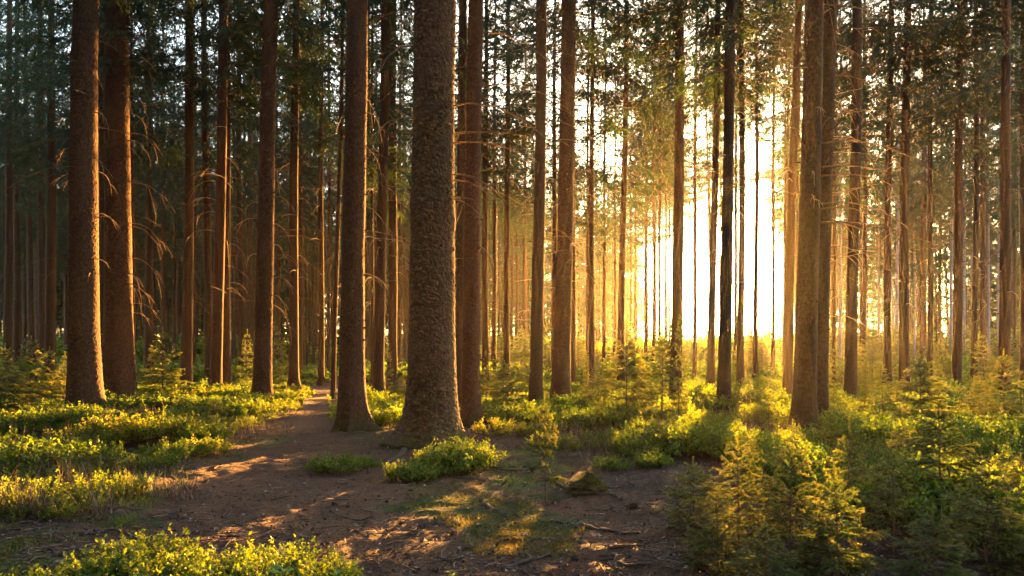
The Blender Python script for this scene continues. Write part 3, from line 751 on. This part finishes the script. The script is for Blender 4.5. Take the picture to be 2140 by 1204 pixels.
sapling(838, 832, 790, 34, 'far', 2, 'low spreading young spruce touching the left side of the biggest trunk')
sapling(12, 846, 722, 50, 'far', 0, 'young spruce cut by the left edge of the photo')
sapling(62, 852, 706, 55, 'far', 2, 'tallest of the young spruces left of the thick far left trunk')
sapling(104, 842, 728, 38, 'far', 0, 'young spruce in the middle of the sunny left group')
sapling(134, 850, 738, 34, 'far', 1, 'young spruce directly left of the thick far left trunk')
sapling(30, 880, 760, 60, 'far', 2, 'low broad young spruce in front of the sunny left group')
sapling(1051, 862, 756, 44, 'far', 2, 'golden bushy young spruce between the knotted and snagged trunks')
sapling(1093, 856, 762, 22, 'far', 1, 'small golden young spruce left of the snagged hazy trunk')
sapling(1140, 1040, 826, 56, 'layer', 2, 'slender young spruce alone on the mossy ground in the middle')
sapling(1225, 850, 736, 16, 'thin', 1, 'narrow young spruce right of the stouter hazy trunk')
sapling(1258, 905, 832, 44, 'layer', 1, 'small young spruce low in the undergrowth right of the hazy trunks')
sapling(1309, 900, 694, 85, 'layer', 2, 'tall thin-stemmed young spruce with wide sparse boughs, left of the sun opening')
sapling(1381, 892, 704, 60, 'thin', 0, 'leaning thin young spruce just left of the feathery golden one', lean=.06)
sapling(1418, 905, 640, 42, 'thin', 1, 'feathery golden young spruce in front of the spruce left of the sun opening')
sapling(1250, 862, 780, 50, 'far', 2, 'broad young spruce in the shrubs behind the small low one')
sapling(1340, 868, 790, 55, 'far', 0, 'broad young spruce between the two tall thin-stemmed ones')
sapling(1608, 935, 826, 46, 'layer', 1, 'little young spruce standing left of the touching thick pair')
sapling(1741, 862, 722, 26, 'far', 1, 'golden young spruce right behind the touching thick pair')
sapling(1806, 888, 742, 30, 'thin', 1, 'thin dark-stemmed young spruce right of the touching thick pair')
sapling(1846, 890, 756, 46, 'thin', 0, 'thin dark-stemmed young spruce left of the broad golden one')
sapling(1924, 915, 745, 105, 'layer', 0, 'broad golden young spruce with layered boughs at right')
sapling(1965, 1085, 845, 125, 'layer', 0, 'young spruce with a dark straight stem in the right foreground')
sapling(1772, 1100, 890, 100, 'layer', 1, 'young spruce with rim-lit boughs below the touching thick pair')
sapling(1668, 1010, 880, 56, 'fine', 0, 'young spruce just in front of the touching thick pair')
sapling(1545, 1145, 915, 130, 'bushy', 0, 'dense bushy young spruce at the path edge, gold-tipped upper boughs')
sapling(1450, 1100, 958, 100, 'bushy', 1, 'low bushy young spruce reaching over the path edge')
sapling(1650, 1165, 935, 125, 'bushy', 2, 'dense dark young spruce in the middle of the foreground thicket')
sapling(1500, 1180, 1030, 100, 'bushy', 2, 'low dark young spruce at the foot of the foreground thicket')
sapling(1750, 1210, 985, 125, 'bushy', 1, 'dark green young spruce at the bottom edge of the thicket')
sapling(1868, 1150, 945, 110, 'layer', 2, 'young spruce between the rim-lit and the dark-stemmed ones')
sapling(2060, 1180, 975, 125, 'bushy', 2, 'dark young spruce in the bottom right corner thicket')
sapling(1950, 1230, 1060, 120, 'bushy', 1, 'low young spruce at the bottom edge below the dark-stemmed one')
sapling(1600, 1250, 1085, 120, 'bushy', 0, 'low young spruce at the bottom edge left of the dark green one')
sapling(2130, 1090, 950, 80, 'bushy', 0, 'young spruce cut by the right edge above the corner thicket')
sapling(1560, 1010, 905, 60, 'fine', 1, 'small young spruce behind the gold-tipped bushy one')
sapling(1880, 985, 880, 70, 'fine', 0, 'young spruce in the undergrowth below the broad golden one')
sapling(2098, 912, 735, 60, 'far', 0, 'dark young spruce at the foot of the tall spruce near the right edge')
sapling(2045, 890, 792, 46, 'far', 2, 'dark broad young spruce left of the tall spruce near the right edge')
sapling(1960, 858, 738, 30, 'far', 1, 'bluish green young spruce behind the broad golden one')
sapling(2135, 880, 770, 50, 'far', 1, 'dark young spruce at the right edge behind the undergrowth')
sapling(452, 885, 832, 34, 'far', 2, 'low young spruce in the sunny bilberry below the straight orange-edged trunk')
sapling(300, 895, 846, 40, 'far', 2, 'low broad young spruce in the bilberry right of the far left trunk')
sapling(205, 925, 868, 46, 'far', 2, 'low broad young spruce in the bilberry in front of the far left trunk')
sapling(1395, 950, 868, 60, 'fine', 1, 'low young spruce in the dark shrubs below the feathery golden one')
def filler_saplings():
    r_ = np.random.default_rng(23); n = 0; t = 0
    while n < 140 and t < 6000:
        t += 1
        if r_.random() < .82: px = r_.uniform(1010, 2230); D = math.sqrt(r_.uniform(10.5 ** 2, 50 ** 2))
        else: px = r_.uniform(-100, 850); D = math.sqrt(r_.uniform(15 ** 2, 34 ** 2))
        x = wx(px, D)
        if any((x - a) ** 2 + (D - b) ** 2 < (.5 if D < 18 else 1.2) for a, b in SPOTS) or path_dist(x, D) < .5: continue
        if any((x - a) ** 2 + (D - b) ** 2 < .3 for a, b, q in TREES): continue
        h = r_.uniform(.45, 1.1) if D < 18 else r_.uniform(.7, 2.0) if D < 28 else r_.uniform(1.2, 3.0)
        if px < 850: h *= .5
        z = float(gh(x, D)); ytop = HY - (z + h - 1) * F / D
        lo = max((l for l in LANDMARK if l[0] < px), key=lambda l: l[0]); hi = [l for l in LANDMARK if l[0] > px]
        lab = 'little young spruce '
        if lo[1] == 'the left edge': lab += f'left of {hi[0][1]}'
        elif not hi: lab += f'right of {lo[1]}'
        else: lab += f'between {lo[1]} and {hi[0][1]}'
        sapling(px, HY + F / D, ytop, None, 'far', n, lab, 'small young spruces in the undergrowth', D=D); n += 1
filler_saplings()

# ------------------------------------------------------------------ bilberry
def bilberry(seed, rad, H, nst, lpl, L=.017, W=.011):
    r_ = np.random.default_rng(seed); g = Geo(); P0, D0, A0 = [], [], []
    for s in range(nst):
        a = r_.uniform(0, 6.28); rr = rad * math.sqrt(r_.random()) * .8
        p = np.array([math.cos(a) * rr, math.sin(a) * rr, 0.]); hh = H * r_.uniform(.6, 1.1) * (1 - .35 * (rr / rad) ** 2)
        d = norm(np.array([math.cos(a) * rr / rad * .5, math.sin(a) * rr / rad * .5, 1.]) + r_.normal(size=3) * .15)
        q = p + d * hh * .55
        tube(g, np.array([p, p + d * hh * .3 + r_.normal(size=3) * .006, q]), [.0022, .0018, .0013], 3, -1, False)
        for b in range(r_.integers(3, 6)):
            st = p + d * hh * r_.uniform(.3, .6); bd = norm(d + r_.normal(size=3) * .55 + [0, 0, .25]); bl = hh * r_.uniform(.3, .55)
            tube(g, np.array([st, st + bd * bl]), [.0012, .0007], 3, -1, False)
            u = r_.uniform(.1, 1, lpl); pp = st + bd * (bl * u)[:, None] + r_.normal(size=(lpl, 3)) * .004
            P0.append(pp); D0.append(bd * .5 + r_.normal(size=(lpl, 3)) * [.7, .7, .35] + [0, 0, .15]); A0.append(np.clip(r_.normal(.45, .12) + .12 * r_.normal(size=lpl), .02, .97))
    P = np.concatenate(P0); n = len(P)
    V, T = leaves(P, np.concatenate(D0), L * r_.uniform(.6, 1.2, n), W * r_.uniform(.7, 1.2, n), r_)
    g.add(V, T, None, np.repeat(np.concatenate(A0), 4))
    return g.arr()
def veg_mesh(name, V, T, Q, A):
    me = mesh(name, V, [T, Q], {'v': np.clip(A, 0, 1)}); me.materials.append(M['bilberry']); me.materials.append(M['stem'])
    mi = np.zeros(len(T) + len(Q), np.int32); mi[len(T):] = 1; me.polygons.foreach_set('material_index', mi); return me
NB = [bilberry(40 + k, .26, .27, 22, 15, .022, .014) for k in range(4)]
MB_ = [bilberry(50 + k, .34, .27, 20, 10, .028, .019) for k in range(3)]
FB = [bilberry(60 + k, .55, .5, 14, 5, .085, .06) for k in range(3)]
def undergrowth():
    r_ = np.random.default_rng(77)
    near, far = [], []
    def scatter(n, D0, D1, px0, px1, src, out, smin, smax, md):
        pts = []
        D = np.sqrt(r_.uniform(D0 ** 2, D1 ** 2, n)); px = r_.uniform(px0, px1, n); X = (px - CX) / F * D
        ok = veg(X, D) & (path_dist(X, D) > .12) & (fbm(X * 1.1, D * 1.1, 51, 3) > .41)
        for x, y in zip(X[ok], D[ok]):
            if any((x - a) ** 2 + (y - b) ** 2 < md ** 2 for a, b in pts[-400:]): continue
            if any((x - a) ** 2 + (y + .3 - b) ** 2 < (q + .3) ** 2 for a, b, q in TREES[:100]): continue
            if topix(x, y)[0] > 1250: smx = 1.15
            else: smx = 1.0
            pts.append((x, y)); s = smx * r_.uniform(smin, smax) * (.1 + 1.8 * float(fbm(x * 1.0, y * 1.0, 61, 3)))
            tint = (float(fbm(x * 1.1, y * 1.1, 71, 2)) - .5) * .9 + r_.normal() * .06
            out.append(moved(src[r_.integers(len(src))], (x, y, float(gh(x, y)) - .02), r_.uniform(0, 6.28), s, None if tint is None else tint))
        return len(pts)
    a = scatter(5200, 3.2, 10.5, -500, 2600, NB, near, .7, 1.1, .2)
    b = scatter(9000, 10.5, 24, -400, 2550, MB_, near, .7, 1.15, .33)
    c_ = scatter(8000, 24, 50, -400, 2550, FB, far, .8, 1.4, .7) + scatter(5000, 50, 100, -300, 2450, FB, far, 2.2, 4.4, 1.6)
    V, T, Q, A = join(near).arr()
    tag(link('bilberry_undergrowth', veg_mesh('bilberry_undergrowth', V, T, Q, A)), 'low leafy bilberry carpet spreading over the forest floor', 'bilberry', None, 'stuff')
    V, T, Q, A = join(far).arr()
    tag(link('distant_undergrowth', veg_mesh('distant_undergrowth', V, T, Q, A)), 'low green undergrowth far back between the trunks', 'undergrowth', None, 'stuff')
    print('bilberry clumps', a, b, c_, 'tris', len(T))
undergrowth()
def bush(px, yb, rad, H, label, seed=0, n=9, src=NB, tint=0.1):  # tint shifts leaf colour: sunlit bushes painted lighter, shaded ones darker
    """one bilberry bush = several tufts grown from one root, one thing with stems and leaves"""
    r_ = np.random.default_rng(seed + 900); D = F / (yb - HY); x0 = wx(px, D); parts = []
    z0 = float(gh(x0, D))
    for k in range(n):
        a = r_.uniform(0, 6.28); rr = rad * math.sqrt(r_.random()) * .8
        x = math.cos(a) * rr; y = math.sin(a) * rr * .7
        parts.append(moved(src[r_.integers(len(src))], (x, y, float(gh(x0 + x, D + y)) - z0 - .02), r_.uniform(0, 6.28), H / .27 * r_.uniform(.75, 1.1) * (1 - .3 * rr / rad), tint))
    V, T, Q, A = join(parts).arr()
    tag(link('bilberry_bush', veg_mesh('bilberry_bush', V, T, Q, A), None, None, (x0, D, z0)), label, 'bilberry bush', 'bilberry bushes beside the path')
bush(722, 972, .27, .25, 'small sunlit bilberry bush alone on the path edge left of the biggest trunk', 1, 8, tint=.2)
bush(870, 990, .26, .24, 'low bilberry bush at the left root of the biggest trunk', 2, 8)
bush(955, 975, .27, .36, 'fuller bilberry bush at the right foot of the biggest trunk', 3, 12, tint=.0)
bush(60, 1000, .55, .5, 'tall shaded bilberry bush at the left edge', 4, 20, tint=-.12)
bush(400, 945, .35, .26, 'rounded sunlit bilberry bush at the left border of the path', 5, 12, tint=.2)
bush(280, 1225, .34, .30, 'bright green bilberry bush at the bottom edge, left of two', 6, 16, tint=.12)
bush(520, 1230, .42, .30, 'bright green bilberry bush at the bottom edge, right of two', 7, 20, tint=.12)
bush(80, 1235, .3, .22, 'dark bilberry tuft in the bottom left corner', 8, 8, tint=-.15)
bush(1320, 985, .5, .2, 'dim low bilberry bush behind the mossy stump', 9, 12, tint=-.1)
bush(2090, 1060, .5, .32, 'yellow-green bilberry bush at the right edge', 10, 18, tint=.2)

# leafy seedlings with broad leaves close to the camera
def seedling(px, yb, H, L, n, label, seed, D=None):
    r_ = np.random.default_rng(seed); D = D or F / (yb - HY); x = wx(px, D); z = float(gh(x, D))
    root = tag(link('leafy_seedling', None, None, None, (x, D, z)), label, 'seedling', 'broad-leaved seedlings in the foreground')
    g = Geo(); lf = Geo()
    for s in range(n):
        a = r_.uniform(0, 6.28); hh = H * r_.uniform(.7, 1.05); top = np.array([math.cos(a) * H * .35 * r_.random(), math.sin(a) * H * .3, hh])
        tube(g, np.array([[0, 0, -.02], top * [.4, .4, .5], top]), [.003, .002, .0012], 4, .6, False)
        for q in range(7):
            f = 1 if q < 4 else r_.uniform(.5, .9); an = r_.uniform(0, 6.28)
            P = np.array([[0, 0, 0]]) + (top * [f, f, f])
            d = np.array([[math.cos(an), math.sin(an), r_.uniform(.1, .9)]]); l = L * r_.uniform(.7, 1.15)
            # eight-point leaf outline, folded along the midrib
            dn = norm(d)[0]; sd = norm(np.cross(dn, [0, 0, 1.])); up = np.cross(sd, dn)
            t = np.array([0, .2, .45, .7, .9, 1]); wv = np.array([0, .17, .26, .2, .08, 0]) * l
            mid = P + dn * (t * l)[:, None] - np.array([0, 0, 1]) * (t ** 2 * l * .15)[:, None]
            Lf = mid + sd * wv[:, None] + up * (wv * .3)[:, None]; Rt = mid - sd * wv[:, None] + up * (wv * .3)[:, None]
            V = np.concatenate([mid, Lf, Rt]); Qd = [[i, i + 1, 7 + i, 6 + i] for i in range(5)] + [[i + 1, i, 12 + i, 13 + i] for i in range(5)]
            lf.add(V, None, Qd, r_.uniform(.2, 1))
    link('stem', g.mesh('stem'), M['stem'], root); link('leaves', lf.mesh('leaves', True), M['seedling'], root)
seedling(600, 1300, .29, .055, 3, 'broad-leaved bright seedling at the bottom edge, left one', 1, 2.45)
seedling(690, 1300, .29, .05, 2, 'broad-leaved bright seedling at the bottom edge, right one', 2, 2.5)
seedling(938, 1195, .07, .03, 2, 'tiny bright seedling on the bare path at the bottom edge', 3)

# ------------------------------------------------------------------ moss tufts, grass and litter (uncountable)
def scatter_pts(n, D0, D1, px0, px1, r_, test):
    D = 1 / np.sqrt(r_.uniform(1 / D1 ** 2, 1 / D0 ** 2, n)); px = r_.uniform(px0, px1, n); X = (px - CX) / F * D
    m = test(X, D); return X[m], D[m]
def moss():
    r_ = np.random.default_rng(3)
    def t(X, Y):
        px, py = topix(X, Y); m = np.zeros(X.shape, bool)
        for p in MOSS: m |= inpoly(px, py, p)
        return m & (fbm(X * 2.5, Y * 2.5, 88, 4) > .47)
    X, Y = scatter_pts(170000, 2.4, 11, -250, 1500, r_, t)
    Z = gfine(X, Y) - .003; n = len(X)
    P = np.stack([X, Y, Z], -1); d = r_.normal(size=(n, 3)) * [.6, .6, .1] + [0, 0, 1]
    V, T = blades(P, d, r_.uniform(.015, .045, n), .004, r_)
    a = np.clip(.3 + .5 * fbm(X * 3, Y * 3, 90, 3) + .12 * r_.normal(size=n), 0, 1)
    tag(link('moss', mesh('moss', V, [T], {'v': np.repeat(a, 3)}), M['moss']), 'short green and golden moss growing on the bare ground', 'moss', None, 'stuff')
moss()
def litter():
    r_ = np.random.default_rng(4); g = Geo()
    def t(X, Y): return (~veg(X, Y)) | (r_.random(X.shape) < .25)
    # needles and twigs lying flat
    X, Y = scatter_pts(90000, 2.3, 10, -250, 2100, r_, t); n = len(X)
    P = np.stack([X, Y, gfine(X, Y) + r_.uniform(.001, .009, n)], -1)
    d = r_.normal(size=(n, 3)) * [1, 1, .12]
    V, T = blades(P, d, np.exp(r_.normal(-3.5, .5, n)), r_.uniform(.0018, .0045, n), r_)
    g.add(V, T, None, np.repeat(np.clip(r_.normal(.45, .25, n), 0, 1), 3))
    # bark chips and cone scales
    X, Y = scatter_pts(16000, 2.3, 10, -250, 2100, r_, t); n = len(X)
    P = np.stack([X, Y, gfine(X, Y) + r_.uniform(.001, .01, n)], -1)
    V, T = leaves(P, r_.normal(size=(n, 3)) * [1, 1, .2], np.exp(r_.normal(-3.8, .5, n)), np.exp(r_.normal(-4.3, .45, n)), r_, .6)
    g.add(V, T, None, np.repeat(np.clip(r_.normal(.5, .42, n), 0, 1), 4))
    X, Y = scatter_pts(1700, 2.3, 9, -250, 2100, r_, t)
    for x, y in zip(X, Y):
        L = r_.uniform(.05, .22); a = r_.uniform(0, 6.28); q = np.linspace(-.5, .5, 4)
        px = x + math.cos(a) * L * q + r_.normal(size=4) * .004; py = y + math.sin(a) * L * q + r_.normal(size=4) * .004
        tube(g, np.stack([px, py, gfine(px, py) + .006], -1), np.array([1, .9, .7, .4]) * r_.uniform(.0018, .0055), 4, r_.uniform(0, 1), False)
    tag(link('needle_litter', g.mesh('needle_litter'), M['litter']), 'brown needles, bark chips and small twigs strewn over the path', 'litter', None, 'stuff')
litter()

def dry_stems():
    r_ = np.random.default_rng(6)
    def t(X, Y): return veg(X, Y) & (fbm(X * 1.7, Y * 1.7, 301, 3) > .53)
    X, Y = scatter_pts(90000, 3.5, 22, -200, 2200, r_, t); n = len(X)
    P = np.stack([X, Y, gfine(X, Y)], -1); d = r_.normal(size=(n, 3)) * [.3, .3, .1] + [0, 0, 1]
    V, T = blades(P, d, r_.uniform(.08, .34, n), .0035 + Y * .00035, r_)
    tag(link('dry_stems', mesh('dry_stems', V, [T], {'v': np.repeat(np.clip(r_.normal(.65, .2, n), 0, 1), 3)}), M['litter']), 'thin reddish brown dry stems standing among the bilberry', 'dry stems', None, 'stuff')
    def g(X, Y): pd = path_dist(X, Y); return (pd > -.15) & (pd < .5) & (fbm(X * 2.3, Y * 2.3, 311, 3) > .5)
    X, Y = scatter_pts(40000, 3.0, 14, 240, 1150, r_, g); n = len(X)
    P = np.stack([X, Y, gfine(X, Y)], -1); d = r_.normal(size=(n, 3)) * [.45, .45, .1] + [0, 0, 1]
    V, T = blades(P, d, r_.uniform(.02, .08, n), .0035, r_)
    tag(link('short_grass', mesh('short_grass', V, [T], {'v': np.repeat(np.clip(r_.normal(.5, .2, n), 0, 1), 3)}), M['bilberry']), 'short green grass blades along the edges of the path', 'grass', None, 'stuff')
dry_stems()

# ------------------------------------------------------------------ single things on the ground
def gp(px, py):
    D = F / (py - HY)
    for _ in range(6):
        x = wx(px, D); D = F * (1 - float(gh(x, D))) / (py - HY)
    return wx(px, D), D
def stick(pts, r0, label, seed, forks=2, name='fallen_branch', group='fallen branches on the path'):
    """pts: photo points of the stick lying on the ground"""
    r_ = np.random.default_rng(seed); W = np.array([gp(*p) for p in pts]); o = W[0]
    t = np.linspace(0, 1, 14); ts = np.linspace(0, 1, len(W))
    x = np.interp(t, ts, W[:, 0]) + r_.normal(size=14) * .006; y = np.interp(t, ts, W[:, 1]) + r_.normal(size=14) * .006
    z = gfine(x, y) + r0 * .6; z0 = float(gh(o[0], o[1])); g = Geo()
    P = np.stack([x - o[0], y - o[1], z - z0], -1)
    tube(g, P, np.linspace(r0, r0 * .45, 14) * r_.uniform(.8, 1.15, 14), 8, .5)
    L = np.linalg.norm(P[-1] - P[0]); d = norm(P[-1] - P[0])
    for k in range(forks):
        i = r_.integers(3, 12); s = np.linspace(0, 1, 4)[:, None]; sd = np.array([-d[1], d[0], r_.uniform(.0, .3)]) * r_.choice([-1, 1])
        tube(g, P[i] + (d * .6 + sd * .6) * L * r_.uniform(.12, .3) * s, np.linspace(r0 * .5, .001, 4), 5, .6)
    tag(link(name, g.mesh(name, True), M['stick'], None, (o[0], o[1], z0)), label, 'branch', group)
stick([(1050, 1188), (1090, 1178), (1150, 1160)], .016, 'thick dark fallen branch on the path at the bottom edge, right of centre', 1, 3)
stick([(1270, 1150), (1310, 1148), (1365, 1132)], .012, 'pale fallen branch lying by the foreground spruce thicket', 2, 3)
stick([(460, 1125), (495, 1124), (540, 1113)], .012, 'straight grey fallen branch behind the bright bush at the bottom edge', 3, 1)
stick([(190, 1118), (220, 1112), (258, 1113)], .011, 'short dark fallen branch at the lower left side of the path', 4, 2)
stick([(1130, 1092), (1180, 1098), (1215, 1110)], .012, 'curved dark fallen branch below the golden moss', 5, 1)
stick([(1210, 1106), (1260, 1112), (1335, 1118)], .016, 'half buried dark fallen branch right of the golden moss', 6, 2)
stick([(1290, 1180), (1330, 1186), (1390, 1190)], .012, 'dark fallen branch in the bottom corner under the thicket', 7, 3)
stick([(910, 966), (1000, 972), (1080, 985)], .011, 'long thin fallen branch under the slender young spruce', 8, 3)
stick([(1165, 1012), (1210, 1028), (1285, 1040)], .014, 'dark fallen branch lying beside the mossy stump', 9, 2)
stick([(690, 1065), (720, 1082), (760, 1086)], .006, 'thin curved twig in the middle of the path', 10, 2)
stick([(60, 905), (120, 925), (200, 935)], .014, 'weathered fallen branch between the left bilberry patches', 11, 3)
stick([(255, 965), (330, 968), (400, 960)], .012, 'fallen branch at the edge of the left bilberry carpet', 12, 3)
stick([(815, 1115), (800, 1130), (790, 1145)], .004, 'small pale splinter of wood on the path', 13, 0)

def surface_roots():
    """exposed roots crossing the path"""
    defs = [([(845, 945), (790, 975), (740, 1000)], .035, 'bare root running from the biggest trunk down onto the path'),
            ([(900, 975), (960, 1000), (1060, 1010)], .026, 'bare root in front of the biggest trunk'),
            ([(1000, 1055), (1090, 1072), (1190, 1085)], .022, 'mossy root crossing below the slender young spruce')]
    for k, (pts, r0, lab) in enumerate(defs):
        W = np.array([gp(*p) for p in pts]); t = np.linspace(0, 1, 24); ts = np.linspace(0, 1, len(W)); r_ = np.random.default_rng(k)
        x = np.interp(t, ts, W[:, 0]) + .03 * np.sin(t * 9 + k); y = np.interp(t, ts, W[:, 1]) + .03 * np.cos(t * 8 + k)
        z = gfine(x, y) + r0 * .15 * np.sin(t * 11) - r0 * .6 * t; o = (W[0][0], W[0][1], float(gh(*W[0])))
        g = Geo(); tube(g, np.stack([x - o[0], y - o[1], z - o[2]], -1), np.linspace(r0, r0 * .35, 24) * r_.uniform(.85, 1.15, 24), 9, .3)
        tag(link('tree_root', g.mesh('tree_root', True), M['stick'], None, o), lab, 'root', 'roots showing on the path')
surface_roots()

def cone(px, py, s, label, seed):
    x, y = gp(px, py); r_ = np.random.default_rng(seed); g = Geo()
    rot = r_.uniform(0, 3.1); n = 14; t = np.linspace(0, 1, n)
    ax = np.array([math.cos(rot), math.sin(rot), .1]); rad = .45 * s * np.sin(np.pi * (t * .9 + .07)) ** .7
    P = (t - .5)[:, None] * ax * s * 1.6; tube(g, P, rad * .8, 10, .2)
    m = 110; k = np.arange(m); tt = (k + .5) / m; ph = k * 2.4
    sd = np.array([-ax[1], ax[0], 0]); up = np.array([0, 0, 1.]); rr = np.interp(tt, t, rad)
    rd = np.cos(ph)[:, None] * sd + np.sin(ph)[:, None] * up
    V, T = leaves((tt - .5)[:, None] * ax * s * 1.6 + rd * rr[:, None] * .6, rd * .8 + ax * .5, s * .34, s * .3, r_, .5)
    g.add(V, T, None, .7)
    tag(link('spruce_cone', g.mesh('spruce_cone'), M['cone'], None, (x, y, float(gfine(x, y)) + s * .34)), label, 'cone', 'cones lying on the path')
for k, (px, py, s, lab) in enumerate([(372, 1052, .036, 'round brown cone on the left of the path, further one'), (363, 1086, .05, 'large brown cone on the left of the path, nearer one'),
        (880, 1104, .035, 'dark cone lying in the middle of the path'), (1320, 1066, .045, 'reddish cone by the foreground spruce thicket'), (700, 1058, .03, 'small cone left of the path centre'),
        (948, 1115, .03, 'small cone just below the golden moss'), (727, 1060, .028, 'small cone beside the thin curved twig'), (1005, 1050, .03, 'small dark cone at the edge of the golden moss'), (1158, 1052, .032, 'cone beside the stem of the slender young spruce')]):
    cone(px, py, s, lab, k)

def stump():
    x, y = gp(1225, 1026); g = Geo(); r_ = np.random.default_rng(8)
    nz, k = 26, 60; th = np.arange(k) * 2 * math.pi / k; t = np.linspace(0, 1, nz)
    T_, TH = np.meshgrid(t, th, indexing='ij')
    rad = .125 * np.sqrt(np.clip(1 - T_ ** 2.4, 0, 1)) * (1 + .5 * (vnoise(TH / 6.283 * 14, T_ * 5, 14, 14) - .5) + .35 * (vnoise(TH / 6.283 * 30, T_ * 9, 15, 30) - .5) + .25 * (vnoise(TH / 6.283 * 6, T_ * 3, 4, 6) - .5) * 2 + .3 * np.exp(-T_ * 6) * (vnoise(TH / 6.283 * 5, T_, 5, 5)))
    Z = T_ * .13 * (1 + .3 * (vnoise(TH / 6.283 * 5, T_ * 2, 9, 5) - .5)) - .02 + (T_ * .02) * np.cos(TH)
    V = np.stack([rad * np.cos(TH), rad * np.sin(TH), Z], -1).reshape(-1, 3)
    i = np.arange(nz - 1)[:, None] * k; j = np.arange(k)[None]
    q = np.stack([i + j, i + (j + 1) % k, i + k + (j + 1) % k, i + k + j], -1).reshape(-1, 4)
    root = tag(link('tree_stump', None, None, None, (x, y, float(gh(x, y)))), 'small rotten moss-topped stump right of the slender young spruce', 'stump')
    g.add(V, None, q, .2); link('wood', g.mesh('wood', True), M['bark'], root)
    # mossy cap of fine blades
    sel = r_.choice(len(V), 5000); Pm = V[sel] + r_.normal(size=(5000, 3)) * .006; keep = (Pm[:, 2] > .02) & (Pm[:, 0] > -.03 + .06 * r_.normal(size=5000)); Pm = Pm[keep]
    d = Pm * [1, 1, 1] + [0, 0, .12] + r_.normal(size=Pm.shape) * .05
    Vm, Tm = blades(Pm, d, .018, .004, r_); mm = Geo(); mm.add(Vm, Tm, None, np.repeat(r_.uniform(.1, .6, len(Pm)), 3))
    link('moss_cover', mm.mesh('moss_cover'), M['moss'], root)
stump()

# ------------------------------------------------------------------ haze (even air, one closed box round everything)
def haze():
    x0, x1, y0, y1, z0, z1 = -172, 172, -152, 172, -1.5, 30
    V = [(x, y, z) for x in (x0, x1) for y in (y0, y1) for z in (z0, z1)]
    Q = [[0, 1, 3, 2], [4, 6, 7, 5], [0, 4, 5, 1], [2, 3, 7, 6], [0, 2, 6, 4], [1, 5, 7, 3]]
    me = mesh('haze', V, [np.array(Q)])
    m, t, out = newmat('haze_air')
    v = N(t, 'ShaderNodeVolumePrincipled'); v.inputs['Color'].default_value = (.95, .86, .72, 1)
    v.inputs['Density'].default_value = .00024; v.inputs['Anisotropy'].default_value = .72
    t.links.new(v.outputs[0], out.inputs['Volume'])
    tag(link('haze', me, m), 'golden sunlit haze filling the air between the trees', 'haze', None, 'stuff')
haze()
print('objects', len(bpy.data.objects))
